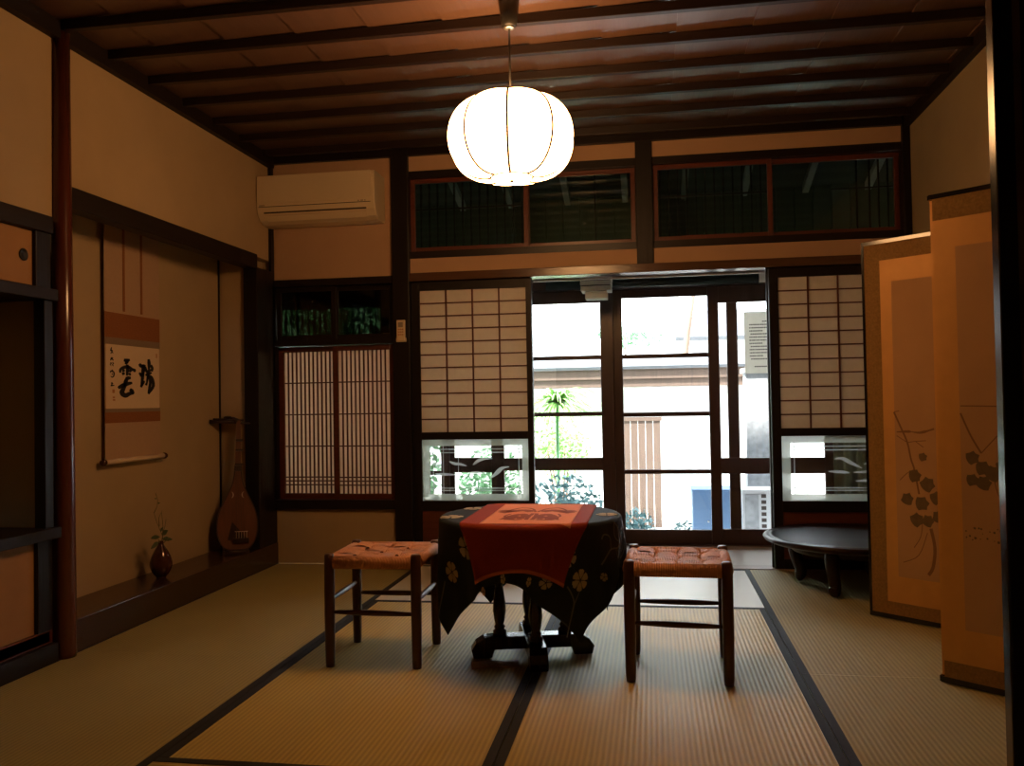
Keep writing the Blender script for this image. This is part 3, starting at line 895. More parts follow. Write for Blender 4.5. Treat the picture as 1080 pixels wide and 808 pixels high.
m.build('boards', MAT['fence'], g)
B(-0.38, 0.10, 8.79, 8.83, 0.77, 0.81).build('top_rail', MAT['fence'], g)
# neighbouring roof
g = thing('neighbour_roof', (1.2, 13, -0.3), 'pale neighbouring house with a grey tiled roof behind the garden', 'house')
B(0.5, 5.0, 12.6, 15, -0.3, 1.85).build('wall_panel', MAT['wallout'], g)
m = MB().add([(0.35, 12.2, 1.84), (5.3, 12.2, 1.84), (5.3, 13.8, 2.35), (0.75, 13.8, 2.35)], [(0, 1, 2, 3)])
m.build('roof', MAT['tile'], g, solid=0.06)
B(0.6, 1.6, 12.55, 12.6, 1.55, 1.62).build('window_ledge', MAT['tile'], g)
# garden tree with a leaning trunk
t = thing('garden_tree', (0.28, 10.6, -0.3), 'slender garden tree with leaning trunk', 'tree')
MB().tube([(0.28, 10.6, -0.32), (0.33, 10.6, 0.8), (0.45, 10.6, 1.8), (0.62, 10.7, 2.8)], [0.05, 0.045, 0.035, 0.02], 8).build('trunk', MAT['bark'], t)
m = MB()
for _ in range(260):
    q = Vector((0.6 + rnd(-0.8, 0.8), 10.7 + rnd(-0.5, 0.5), 2.9 + rnd(-0.5, 0.5)))
    d = Vector((rnd(-1, 1), rnd(-1, 1), rnd(-1, 1))).normalized(); s = d.cross(Vector((0.3, 0.5, 0.8))).normalized()
    m.add([q - d * 0.05, q + s * 0.02, q + d * 0.05, q - s * 0.02], [(0, 1, 2, 3)])
m.build('foliage', MAT['foliage_l'], t)
# stepping stones
for i, (x, y, r) in enumerate(((0.05, 7.9, 0.22), (0.35, 8.5, 0.2), (-0.25, 8.3, 0.18))):
    tag(MB().lathe((x, y, -0.31), [(r, 0), (r * 1.02, 0.03), (r * 0.9, 0.06), (r * 0.4, 0.065)], 14).build('stepping_stone', MAT['stone']),
        ('flat stepping stone nearest the central garden door', 'flat stepping stone farthest from the doors', 'small stepping stone behind the low plant')[i], 'stone', 'stepping stones in the garden')
# blue box
t = thing('storage_box', (0.45, 7.0, -0.3), 'blue metal storage box outside the central garden door', 'box')
B(0.303, 0.64, 6.9, 7.2, -0.3, 0.262).build('body', MAT['bluebox'], t, bevel=0.004)
B(0.298, 0.645, 6.892, 7.205, 0.262, 0.28).build('lid', MAT['bluebox'], t, bevel=0.004)
MB().lathe((0, 0, 0), [(0.008, 0), (0.008, 0.01), (0.004, 0.012)], 12, T=Matrix.Translation((0.42, 6.9, 0.03)) @ Matrix.Rotation(PI / 2, 4, 'X')).build('lock', MAT['metal'], t)
B(0.455, 0.462, 6.895, 6.90, -0.28, 0.25).build('door_seam', MAT['ac_dark'], t)
# outdoor unit
t = thing('outdoor_unit', (0.82, 6.7, -0.3), 'grey air conditioner outdoor unit with a column of vent slots, right garden door', 'air conditioner')
B(0.66, 1.02, 6.72, 6.98, -0.26, 0.295).build('casing', MAT['acout'], t, bevel=0.006)
B(0.68, 0.78, 6.712, 6.72, -0.2, 0.26).build('fan_grille', MAT['concrete'], t)
m = MB()
for k in range(8): m.box(0.80, 0.835, 6.714, 6.72, 0.235 - k * 0.045, 0.262 - k * 0.045)
m.build('vent_slots', MAT['ac_dark'], t)
B(0.68, 0.74, 6.74, 6.96, -0.3, -0.26).build('foot', MAT['concrete'], t)
B(0.93, 0.99, 6.74, 6.96, -0.3, -0.26).build('foot', MAT['concrete'], t)
# concrete pillar behind
t = thing('garden_post', (0.78, 7.4, -0.3), 'weathered grey post standing outside behind the notice', 'post')
B(0.765, 0.99, 7.3, 7.5, -0.3, 1.19).build('shaft', MAT['concrete'], t, bevel=0.006)
B(0.745, 1.01, 7.28, 7.52, 1.19, 1.23).build('cap', MAT['stone'], t, bevel=0.004)

# ------------------------------------------------------------------ wall air conditioner
t = thing('air_conditioner', (-1.94, 5.03, 2.10), 'cream wall-mounted air conditioner high in the left corner', 'air conditioner')
prof = [(5.148, 2.392), (4.965, 2.392), (4.945, 2.385), (4.940, 2.36), (4.940, 2.215), (4.945, 2.19), (4.955, 2.16), (4.985, 2.125), (5.03, 2.105), (5.10, 2.100), (5.148, 2.105)]
MB().prism(prof, lambda a, b: (-2.353, a, b), lambda a, b: (-1.605, a, b)).build('casing', MAT['ac'], t, bevel=0.006)
B(-2.347, -1.625, 4.932, 4.942, 2.222, 2.388).build('front_panel', MAT['ac'], t, bevel=0.004)
MB().box(-2.34, -1.63, 4.940, 4.955, 2.1985, 2.202).build('panel_seam', MAT['ac_dark'], t)
T = Matrix.Translation((0, 4.953, 2.168)) @ Matrix.Rotation(math.radians(38), 4, 'X')
MB().box(-2.31, -1.66, -0.004, 0.004, -0.006, 0.002, T=T).build('air_slot', MAT['ac_dark'], t)
T = Matrix.Translation((0, 4.957, 2.155)) @ Matrix.Rotation(math.radians(38), 4, 'X')
MB().box(-2.30, -1.665, -0.006, 0.0, -0.045, -0.006, T=T).build('louvre', MAT['ac'], t)
m = MB()
for x0, x1 in ((-2.335, -2.30), (-1.71, -1.70), (-1.692, -1.675), (-1.668, -1.66)): m.box(x0, x1, 4.9395, 4.9415, 2.206, 2.212)
m.build('small_mark', MAT['grey'], t)
# remote
t = thing('remote_control', (-1.500, 5.11, 1.37), 'small pale remote control in a holder on the black post', 'remote control')
B(-1.527, -1.474, 5.094, 5.112, 1.372, 1.500).build('body', MAT['ac'], t, bevel=0.004)
B(-1.516, -1.486, 5.0925, 5.095, 1.455, 1.486).build('display', MAT['grey'], t)
m = MB()
for r in range(3):
    for c in range(3): m.box(-1.517 + c * 0.0125, -1.509 + c * 0.0125, 5.092, 5.095, 1.438 - r * 0.016, 1.446 - r * 0.016)
m.build('buttons', MAT['seal'], t)
B(-1.532, -1.469, 5.100, 5.114, 1.366, 1.392).build('holder', MAT['ac'], t, bevel=0.003)

# ------------------------------------------------------------------ pendant lantern
LX, LY, LZ = -0.517, 3.3, 2.012
t = thing('pendant_lantern', (LX, LY, 2.56), 'glowing white melon-shaped paper lantern hanging from the ceiling', 'lamp')
def lant(ph, th):   # ph: 0 top .. PI bottom ; lobed body
    r = 0.250 * (abs(math.sin(ph)) ** 0.62)
    lob = 1 - 0.085 * (1 - abs(math.sin(th * 4)) ** 0.6)
    z = 0.166 * math.cos(ph) * (1.0 if ph < PI / 2 else 1.0)
    if ph > PI / 2: z += 0.024 * math.exp(-(r / 0.11) ** 2)
    return r * lob, z
A0, A1 = 0.42, PI - 0.16
m = MB()
TH0 = 0.096
def lpt(a, b, off=0.0):
    ph = A0 + (A1 - A0) * b
    th = 2 * PI * a
    r, z = lant(ph, th)
    return (LX + (r + off) * math.cos(th + TH0), LY + (r + off) * math.sin(th + TH0), LZ + z)
m.grid(lambda a, b: lpt(a, b), 96, 22)
m.build('paper_shade', MAT['lamp'], t)
for k in range(8):
    MB().tube([lpt(k / 8, s / 24, 0.002) for s in range(25)], 0.0050, 6).build('rib', MAT['rib'], t)
rt, zt = lant(A0, PI / 8); rb, zb = lant(A1, PI / 8)
m = MB().tube([(LX + rt * math.cos(a * PI / 18), LY + rt * math.sin(a * PI / 18), LZ + zt) for a in range(37)], 0.004, 6)
for k in range(4):
    a = k * PI / 2
    m.tube([(LX, LY, LZ + zt + 0.01), (LX + rt * math.cos(a), LY + rt * math.sin(a), LZ + zt)], 0.003, 6)
m.build('top_ring', MAT['rib'], t)
m = MB().tube([(LX + rb * 1.02 * math.cos(a * PI / 18), LY + rb * 1.02 * math.sin(a * PI / 18), LZ + zb) for a in range(37)], 0.004, 6)
m.build('bottom_ring', MAT['rib'], t)
MB().lathe((LX, LY, LZ + zb - 0.012), [(0.0, 0), (rb * 0.9, 0.0), (rb, 0.012), (rb * 0.98, 0.016)], 32).build('bottom_diffuser', MAT['lamp'], t)
MB().lathe((LX, LY, LZ + zb - 0.022), [(0.0, 0), (0.007, 0.003), (0.007, 0.012)], 10).build('finial', MAT['rib'], t)
MB().tube([(LX, LY, LZ + zt), (LX, LY, 2.47)], 0.0042, 8).build('cord', MAT['blackplastic'], t)
MB().lathe((LX, LY, 2.448), [(0.014, 0), (0.030, 0.006), (0.034, 0.04), (0.043, 0.115)], 24).build('ceiling_rose', MAT['blackplastic'], t)
MB().lathe((LX, LY, 2.442), [(0.012, 0), (0.022, 0.003), (0.022, 0.010)], 20).build('rose_ring', MAT['metal'], t)

# ------------------------------------------------------------------ hanging scroll
SX = -2.575
t = thing('hanging_scroll', (SX, 4.02, 0.725), 'hanging calligraphy scroll with two large black characters on the alcove wall', 'scroll')
y0, y1 = 3.770, 4.240
B(SX - 0.001, SX, y0, y1, 0.74, 1.965).build('mounting', MAT['scroll'], t)
B(SX, SX + 0.0008, y0, y1, 1.335, 1.458).build('brocade_band', MAT['scroll_band'], t)
B(SX, SX + 0.0008, y0, y1, 0.920, 0.975).build('brocade_band', MAT['scroll_band'], t)
B(SX, SX + 0.0009, y0, y1, 1.300, 1.336).build('grey_band', MAT['scroll_grey'], t)
B(SX, SX + 0.0009, y0, y1, 0.972, 0.992).build('grey_band', MAT['scroll_grey'], t)
for y in (3.925, 4.075):
    B(SX + 0.001, SX + 0.002, y - 0.009, y + 0.009, 1.47, 1.96).build('hanging_ribbon', MAT['scroll_band'], t)
sheet = B(SX, SX + 0.0012, y0 + 0.008, y1 - 0.008, 0.990, 1.302).build('writing_sheet', MAT['scroll_paper'], t)
YS0, YS1, ZS0, ZS1 = y0 + 0.008, y1 - 0.008, 0.990, 1.302
def sc(a, b):   # (x in 85..600, y in ~130..705) of the sheet seen in the photo
    u = (a - 85) / 515.0
    top = 108 + u * 42; bot = 718 - u * 20
    v = (b - top) / (bot - top)
    return (SX + 0.0016, YS0 + u * (YS1 - YS0), ZS1 - v * (ZS1 - ZS0))
def brush(mb, pts, w0):
    p = smooth_pts([tuple(map(float, q)) for q in pts], 5)
    n = len(p)
    ws = [w0 * 1.3 * (0.55 + 0.55 * math.sin(PI * min(1, (i + 1.2) / n)) * (1.0 if i % 3 else 1.06)) for i in range(n)]
    ribbon(mb, p, ws, sc)
m = MB()
for pts, w_ in (
    ([(246, 258), (275, 262), (304, 254)], 24), ([(285, 262), (272, 280), (262, 298)], 22),
    ([(212, 378), (214, 350), (240, 330), (285, 322), (325, 345), (352, 352), (342, 368)], 22),
    ([(278, 300), (280, 350), (274, 405)], 22), ([(232, 352), (255, 362)], 20), ([(228, 388), (256, 382)], 20),
    ([(296, 352), (318, 366)], 20), ([(292, 382), (312, 398)], 18),
    ([(262, 432), (288, 426), (312, 424)], 24), ([(274, 430), (262, 462), (248, 490)], 26),
    ([(192, 522), (228, 500), (280, 480), (325, 470)], 27),
    ([(262, 488), (240, 530), (226, 565), (258, 590), (300, 572), (338, 566)], 32), ([(300, 532), (322, 548), (336, 574)], 26)):
    brush(m, pts, w_)
m.build('cloud_character', MAT['ink'], sheet)
m = MB()
for pts, w_ in (
    ([(396, 290), (415, 312), (450, 302)], 24), ([(432, 305), (428, 400), (414, 512)], 24), ([(398, 402), (440, 385)], 20),
    ([(404, 372), (398, 396)], 18), ([(408, 508), (430, 470), (448, 452)], 20), ([(452, 300), (440, 380)], 14),
    ([(490, 246), (494, 300), (490, 345)], 24), ([(456, 318), (468, 362), (500, 352), (524, 345)], 20), ([(512, 300), (526, 330), (524, 362)], 20),
    ([(456, 398), (490, 382), (522, 374)], 20), ([(494, 380), (478, 420), (466, 490)], 18),
    ([(478, 424), (505, 408), (528, 440), (536, 490), (516, 530), (484, 572)], 24), ([(498, 424), (504, 470), (494, 520), (482, 568)], 20),
    ([(456, 490), (470, 470)], 16)):
    brush(m, pts, w_)
m.build('omen_character', MAT['ink'], sheet)
m = MB()
for pts, w_ in (
    ([(136, 140), (130, 165), (148, 172)], 8), ([(122, 168), (140, 180), (126, 200)], 8), ([(136, 182), (150, 196)], 7),
    ([(124, 246), (150, 240)], 7), ([(138, 232), (132, 250), (122, 264)], 8), ([(138, 248), (152, 264)], 8),
    ([(122, 284), (134, 290), (122, 300), (132, 316)], 6), ([(140, 282), (152, 290), (142, 304), (154, 318)], 6),
    ([(142, 350), (136, 375)], 9), ([(122, 380), (128, 362), (152, 372), (156, 400), (140, 422), (126, 410)], 9), ([(134, 390), (148, 395)], 7),
    ([(136, 468), (134, 498)], 9), ([(136, 482), (148, 480)], 7), ([(124, 502), (158, 496)], 9)):
    brush(m, pts, w_)
m.build('signature', MAT['ink'], sheet)
for (a, b, w_, h_) in ((150, 552, 22, 34), (152, 610, 20, 16), (154, 634, 22, 16), (572, 215, 12, 40)):
    MB().poly([sc(a - w_ / 2, b - h_ / 2), sc(a + w_ / 2, b - h_ / 2), sc(a + w_ / 2, b + h_ / 2), sc(a - w_ / 2, b + h_ / 2)]).build('seal_stamp', MAT['seal'], sheet)
ro = MB().tube([(SX + 0.008, y0 - 0.012, 0.735), (SX + 0.008, y1 + 0.012, 0.735)], 0.0125, 14).build('roller', MAT['scroll_paper'], t)
for y, s in ((y0 - 0.012, -1), (y1 + 0.012, 1)):
    MB().tube([(SX + 0.008, y, 0.735), (SX + 0.008, y + s * 0.012, 0.735), (SX + 0.008, y + s * 0.026, 0.735)], [0.013, 0.017, 0.013], 14).build('roller_knob', MAT['vase'], ro)

# ------------------------------------------------------------------ lute
def lute():
    base = Vector((-2.405, 4.750, 0.150))
    t = thing('lute', base, 'pear-shaped wooden lute leaning in the corner of the alcove', 'musical instrument')
    top = Vector((-2.448, 4.868, 0.905))
    up = (top - base).normalized()
    rt_ = Vector((0.885, 0.46, 0.0)).normalized(); rt_ = (rt_ - up * rt_.dot(up)).normalized()
    fr = rt_.cross(up)            # faces the room
    P = lambda a, b, c=0.0: base + rt_ * a + up * b + fr * c
    H = (top - base).length
    out = [(0.0, 0.0), (0.050, 0.004), (0.083, 0.028), (0.105, 0.075), (0.114, 0.130), (0.111, 0.185), (0.096, 0.240), (0.071, 0.295), (0.047, 0.345), (0.030, 0.390), (0.021, 0.440), (0.018, 0.485)]
    half = smooth_pts(out, 3)
    poly = half + [(-a, b) for a, b in reversed(half[1:])]
    m = MB()
    n = len(poly)
    rings = [[P(a, b, 0.0) for a, b in poly], [P(a, b, -0.012) for a, b in poly], [P(a * 0.85, 0.02 + b * 0.94, -0.032) for a, b in poly], [P(a * 0.45, 0.06 + b * 0.8, -0.042) for a, b in poly]]
    vs = [p for r in rings for p in r]
    fs = [tuple(range(n)), tuple(range(3 * n, 4 * n))[::-1]]
    for i in range(3):
        for k in range(n): fs.append((i * n + k, i * n + (k + 1) % n, (i + 1) * n + (k + 1) % n, (i + 1) * n + k))
    m.add(vs, fs)
    body = m.build('body', MAT['lute'], t)
    m = MB(); ribbon(m, poly + [poly[0], poly[1]], 0.007, lambda a, b: P(a, b, 0.0012)); m.build('edge_binding', MAT['lute_dark'], body)
    m = MB().prism([(-0.018, 0.47), (0.018, 0.47), (0.012, H), (-0.012, H)], lambda a, b: P(a, b, -0.02), lambda a, b: P(a, b, 0.006))
    m.build('neck', MAT['lute'], t)
    B_ = [(0.50, 0.019), (0.585, 0.016), (0.645, 0.014)]
    for b, w_ in B_:
        T = Matrix.Translation(P(0, b, 0.0)) @ Matrix((rt_, up, fr)).transposed().to_4x4()
        MB().box(-w_, w_ + 0.012, -0.006, 0.006, 0.0, 0.020, T=T).build('fret', MAT['lute_dark'], t)
    T = Matrix.Translation(P(0, 0.478, 0.0)) @ Matrix((rt_, up, fr)).transposed().to_4x4()
    MB().box(-0.021, 0.021, -0.016, 0.016, 0.0, 0.010, T=T).build('neck_collar', MAT['lute_dark'], t)
    # bent pegbox going backwards + pegs sideways
    m = MB().tube([P(-0.0, H - 0.01, 0.0), P(-0.03, H + 0.012, -0.03), P(-0.08, H + 0.02, -0.045)], [0.018, 0.016, 0.011], 10)
    m.build('pegbox', MAT['lute_dark'], t)
    MB().tube([P(-0.165, H - 0.005, -0.01), P(-0.12, H - 0.008, -0.01), P(0.0, H - 0.012, -0.008), P(0.09, H - 0.018, -0.01)], [0.013, 0.008, 0.008, 0.006], 8).build('tuning_peg', MAT['lute_dark'], t)
    MB().tube([P(-0.145, H + 0.008, -0.025), P(0.03, H + 0.004, -0.02)], [0.010, 0.006], 8).build('tuning_peg', MAT['lute_dark'], t)
    MB().lathe((0, 0, 0), [(0.0, -0.008), (0.02, -0.006), (0.026, 0), (0.02, 0.006), (0.0, 0.008)], 16, T=Matrix.Translation(P(-0.062, H + 0.022, -0.02)) @ Matrix((rt_, -fr, up)).transposed().to_4x4()).build('scroll_head', MAT['lute_dark'], t)
    # crescent sound holes
    for s in (-1, 1):
        m = MB()
        pts = [(s * (0.037 - 0.012 * math.cos(u)) + 0.0, 0.322 + 0.018 * math.sin(u)) for u in [(-1.4 + 2.8 * k / 8) for k in range(9)]]
        ribbon(m, pts, [0.001 + 0.006 * math.sin(PI * k / 8) for k in range(9)], lambda a, b: P(a, b, 0.0015))
        m.build('sound_hole', MAT['ivory'], body)
    # tail piece + strings + leather band patch
    m = MB(); m.prism([(-0.055, 0.06), (-0.03, 0.165), (0.03, 0.095), (0.055, 0.06)], lambda a, b: P(a, b, 0.001), lambda a, b: P(a, b, 0.0022)); m.build('plectrum_guard', MAT['lute_dark'], body)
    T = Matrix.Translation(P(0.022, 0.055, 0.0)) @ Matrix((rt_, up, fr)).transposed().to_4x4()
    br = MB().box(-0.045, 0.045, -0.014, 0.014, 0.002, 0.018, T=T).build('bridge', MAT['lute_dark'], t, bevel=0.003)
    MB().box(-0.036, 0.036, 0.050, 0.0545, 0.002, 0.010, T=T).build('string_bar', MAT['ivory'], br)
    m = MB()
    for k in range(5):
        x = -0.028 + 0.0145 * k
        m.tube([T @ Vector((x, 0.012, 0.015)), T @ Vector((x, 0.05, 0.009))], 0.0016, 5)
    m.build('string_loop', MAT['ivory'], br)
    m = MB()
    for k in range(4):
        m.tube([T @ Vector((-0.028 + 0.0145 * k, 0.05, 0.010)), P(-0.012 + 0.008 * k, H - 0.02, 0.012)], 0.0006, 4)
    m.build('strings', MAT['lute_dark'], t)
    # low rest the lute stands in
    r_ = thing('lute_stand', (-2.425, 4.72, 0.132), 'small dark wooden rest under the lute on the alcove board', 'stand')
    MB().box(-0.07, 0.07, -0.035, 0.03, -0.018, 0.0, T=Matrix.Translation((-2.405, 4.745, 0.150)) @ Matrix.Rotation(0.48, 4, 'Z')).build('base', MAT['lute_dark'], r_, bevel=0.003)
lute()

# ------------------------------------------------------------------ vase and sprig
VX, VY, VZ = -2.465, 4.055, 0.132
t = thing('bud_vase', (VX, VY, VZ), 'small dark pear-shaped glazed vase on the alcove board', 'vase')
pr = [(0.0, 0.0), (0.024, 0.0), (0.024, 0.006), (0.036, 0.018), (0.050, 0.045), (0.0545, 0.070), (0.050, 0.095), (0.038, 0.125), (0.023, 0.150), (0.013, 0.168), (0.0115, 0.180), (0.013, 0.184), (0.009, 0.184), (0.008, 0.170)]
MB().lathe((VX, VY, VZ), smooth_pts(pr[1:-2], 2) + pr[-2:], 32).build('body', MAT['vase'], t)
t = thing('flower_sprig', (VX, VY, VZ + 0.17), 'thin leafy twig arranged in the small dark vase', 'plant')
z0 = VZ + 0.16
def leafm(m, p, d, L, w_):
    d = Vector(d).normalized(); s = d.cross(Vector((0.9, 0.3, 0.3))).normalized(); up_ = s.cross(d)
    p = Vector(p)
    prof_ = [(0, 0), (0.25, 0.8), (0.5, 1), (0.8, 0.55), (1, 0)]
    C = [p + d * L * a + Vector((0, 0, -0.25 * L * a * a)) for a, _ in prof_]
    m.add([C[0]] + [C[i] + s * w_ * prof_[i][1] - up_ * 0.002 for i in (1, 2, 3)] + [C[4]] + [C[i] - s * w_ * prof_[i][1] - up_ * 0.002 for i in (3, 2, 1)] + [C[1], C[2], C[3]],
          [(0, 1, 8), (1, 2, 9, 8), (2, 3, 10, 9), (3, 4, 10), (4, 5, 10), (5, 6, 9, 10), (6, 7, 8, 9), (7, 0, 8)])
m = MB()
dr = Vector((0.3, 0.9, 0))   # rightwards in the picture
for pts in ([(0, 0), (-0.004, 0.05), (-0.02, 0.13), (-0.03, 0.17)], [(0, 0.03), (0.012, 0.10), (0.02, 0.165)], [(-0.006, 0.06), (0.02, 0.09), (0.045, 0.13)],
            [(-0.012, 0.10), (0.0, 0.14), (0.022, 0.175)], [(0, 0.0), (-0.03, 0.04)], [(0, 0.0), (0.04, 0.035)], [(-0.03, 0.17), (-0.018, 0.20), (-0.028, 0.235), (-0.045, 0.27)]):
    m.tube([Vector((VX, VY, z0)) + dr * a + Vector((0.012 * math.sin(b * 30), 0, b)) for a, b in pts], [0.0022] + [0.0012] * (len(pts) - 1), 5)
m.build('twigs', MAT['twig'], t)
for p, d, L, w_ in (((-0.005, 0.045), (-1, 0.25), 0.06, 0.012), ((-0.01, 0.02), (-1, -0.25), 0.055, 0.012), ((0.01, 0.03), (1, 0.1), 0.065, 0.012), ((0.01, 0.05), (1, 0.9), 0.05, 0.017), ((0.0, 0.07), (0.5, 0.8), 0.035, 0.012), ((-0.018, 0.215), (0.6, 0.2), 0.016, 0.004), ((-0.024, 0.24), (-0.8, 0.4), 0.014, 0.004)):
    m = MB(); leafm(m, Vector((VX, VY, z0)) + dr * p[0] + Vector((0, 0, p[1])), dr * d[0] + Vector((0, 0, d[1])), L, w_)
    m.build('leaf', MAT['leaf'], t, solid=0.0006)

# ------------------------------------------------------------------ stools
def make_stool(label):
    t = thing('stool', (0, 0, 0), label, 'stool', 'square woven stools beside the draped table')
    hx, hy, lr = 0.168, 0.166, 0.0175
    for sx in (-1, 1):
        for sy in (-1, 1):
            m = MB()
            prof = [(lr * 0.86, 0.0), (lr * 0.95, 0.02), (lr * 1.08, 0.20), (lr * 1.05, 0.35), (lr * 1.0, 0.418), (lr * 0.8, 0.424)]
            m.lathe((sx * hx, sy * hy, 0), [(r * 1.1, z) for r, z in prof], 10)
            m.build('leg', MAT['stool'], t)
    def spind(a, b, r=0.009):
        a, b = Vector(a), Vector(b)
        pts = [a.lerp(b, k / 8) for k in range(9)]
        return MB().tube(pts, [r * (0.7 + 0.55 * math.sin(PI * k / 8)) for k in range(9)], 8).build('stretcher', MAT['stool'], t)
    spind((-hx, -hy, 0.205), (hx, -hy, 0.200)); spind((-hx, hy, 0.205), (hx, hy, 0.205))
    spind((-hx, -hy, 0.250), (-hx, hy, 0.250)); spind((hx, -hy, 0.250), (hx, hy, 0.250))
    # woven seat: wrapped rails and a basket of raised cord bands
    m = MB()
    e = 0.150
    for s in (-1, 1):
        m.tube([(-e, s * hy, 0.392), (e, s * hy, 0.392)], [0.0245, 0.0245], 14, 0)
        m.tube([(s * hx, -e, 0.392), (s * hx, e, 0.392)], [0.0245, 0.0245], 14, 1)
    def top(x, y):
        return 0.4065 - 0.006 * (1 - (x / 0.17) ** 2) * (1 - (y / 0.17) ** 2)
    n = 4
    S_ = 2 * 0.166 / n
    for i in range(n):
        for j in range(n):
            x0, y0 = -0.166 + i * S_, -0.166 + j * S_
            over_y = (i + j) % 2 == 0       # bands running along Y on top
            g = 0.0016
            def fn(a, b, x0=x0, y0=y0, oy=over_y):
                x = x0 + g + a * (S_ - 2 * g); y = y0 + g + b * (S_ - 2 * g)
                h = math.sin(PI * (b if oy else a)) ** 0.5 if 0 < (b if oy else a) < 1 else 0
                return (x, y, top(x, y) + 0.0105 * h)
            m.grid(fn, 8, 8, 0 if over_y else 1)
    m.box(-0.166, 0.166, -0.166, 0.166, 0.380, 0.400, 0)
    m.build('woven_seat', [MAT['cord_x'], MAT['cord_y']], t)
    return t
st1 = make_stool('square stool with woven cord seat, left of the draped table')
st2 = copy_tree(st1)
st1.location = (-1.056, 3.315, 0.002); st1.rotation_euler = (0, 0, math.radians(1.5))
st2.location = (0.084, 3.250, 0.002); st2.rotation_euler = (0, 0, math.radians(-2.0))
st2['label'] = 'square stool with woven cord seat, right of the draped table'

# ------------------------------------------------------------------ draped round table
TX, TY, TR, TZ = -0.478, 3.375, 0.350, 0.545
t = thing('round_table', (TX, TY, 0), 'round dark wooden table with four turned columns on a cross-shaped foot', 'table')
MB().lathe((TX, TY, TZ - 0.030), [(0.0, 0), (0.32, 0.0), (0.345, 0.008), (0.350, 0.018), (0.346, 0.027), (0.335, 0.030), (0.0, 0.030)], 48).build('tabletop', MAT['table'], t)
MB().lathe((TX, TY, TZ - 0.075), [(0.17, 0), (0.19, 0.02), (0.20, 0.046)], 32).build('underframe', MAT['table'], t)
colp = [(0.024, 0.0), (0.024, 0.02), (0.017, 0.028), (0.021, 0.036), (0.016, 0.046), (0.019, 0.06), (0.0235, 0.10), (0.0225, 0.13), (0.0165, 0.19), (0.0155, 0.20), (0.021, 0.208), (0.021, 0.214), (0.016, 0.222),
        (0.020, 0.232), (0.016, 0.242), (0.021, 0.252), (0.017, 0.262), (0.021, 0.275), (0.018, 0.29), (0.023, 0.30), (0.023, 0.34), (0.018, 0.35), (0.022, 0.37), (0.022, 0.405)]
for k in range(4):
    a = math.radians(14 + 90 * k)
    d = Vector((math.cos(a), math.sin(a), 0)); s = Vector((-math.sin(a), math.cos(a), 0))
    o = Vector((TX, TY, 0))
    side = [(0.0, 0.030), (0.150, 0.030), (0.160, 0.0), (0.232, 0.0), (0.240, 0.03), (0.222, 0.058), (0.190, 0.078), (0.150, 0.080), (0.0, 0.080)]
    wdt = 0.034
    MB().prism(side, lambda p, q: o + d * p - s * wdt + Vector((0, 0, q + 0.003)), lambda p, q: o + d * p + s * wdt + Vector((0, 0, q + 0.003))).build('foot', MAT['table'], t, bevel=0.004)
    c = o + d * 0.128
    MB().lathe((c.x, c.y, 0.080), [((r - 0.0195) * 1.35 + 0.0205, z * 0.98) for r, z in colp], 20).build('column', MAT['table'], t)

def drape(u, v, R, ztop, off=0.0, nf=9, ph=0.0, amp=0.013, corner=None):
    r = math.hypot(u, v)
    if r < 1e-6: return Vector((TX, TY, ztop + off))
    cx, cy = u / r, v / r
    rho = 0.014
    arc = rho * PI / 2
    if r <= R - rho:
        return Vector((TX + u, TY + v, ztop + off))
    e = r - (R - rho)
    if e < arc:
        a = e / rho
        rr = R - rho + (rho + off) * math.sin(a)
        return Vector((TX + cx * rr, TY + cy * rr, ztop - rho + (rho + off) * math.cos(a)))
    dz = e - arc
    th = math.atan2(v, u)
    if corner is not None:
        dl = (th - corner + PI / 4) % (PI / 2) - PI / 4
        q = abs(dl) / (PI / 4)
        nd = math.copysign(PI / 4 * (1.55 * q if q < 0.40 else 0.62 + (q - 0.40) * 0.6333), dl)
        k = min(1.0, dz / 0.26)
        k = k * k * (3 - 2 * k)
        th += (nd - dl) * k
        cx, cy = math.cos(th), math.sin(th)
    wv = amp * min(1.0, dz / 0.22) * (math.sin(nf * th + ph) + 0.35 * math.sin((2 * nf + 1) * th + 1.0)) - 0.03 * dz
    rr = R + off + wv + 0.012 * min(1, dz / 0.1)
    return Vector((TX + cx * rr, TY + cy * rr, ztop - rho - dz))

NR = TR + 0.006
AC_ = math.radians(37)
def navy(u, v, off=0.0):
    """cloth coordinates (square 1.07 m, corners toward 31, 121, 211 and 301 degrees)"""
    ca, sa = math.cos(AC_ - PI / 4), math.sin(AC_ - PI / 4)
    return drape(u * ca - v * sa, u * sa + v * ca, NR, TZ + 0.003, off, corner=AC_)
cl = thing('tablecloth', (TX, TY, TZ), 'dark indigo tablecloth with cream flowers and vines draped over the round table', 'tablecloth')
H_ = 0.545
m = MB(); m.grid(lambda a, b: navy(-H_ + 2 * H_ * a, -H_ + 2 * H_ * b), 120, 120)
m.build('cloth', MAT['navy'], cl, solid=0.0015)
def inv(theta, r):
    """cloth coordinates of the point at polar angle theta (deg, world) and cloth radius r"""
    a = math.radians(theta) - (AC_ - PI / 4)
    return (r * math.cos(a), r * math.sin(a))
def cloth_patch(mb, c, pts, ang=0, s=1.0, off=0.0035):
    ca, sa = math.cos(ang), math.sin(ang)
    q = [(c[0] + s * (x * ca - y * sa), c[1] + s * (x * sa + y * ca)) for x, y in pts]
    cc = (sum(p[0] for p in q) / len(q), sum(p[1] for p in q) / len(q))
    vs = [navy(*cc, off)] + [navy(*p, off) for p in q]
    n = len(q)
    mb.add(vs, [(0, 1 + k, 1 + (k + 1) % n) for k in range(n)])
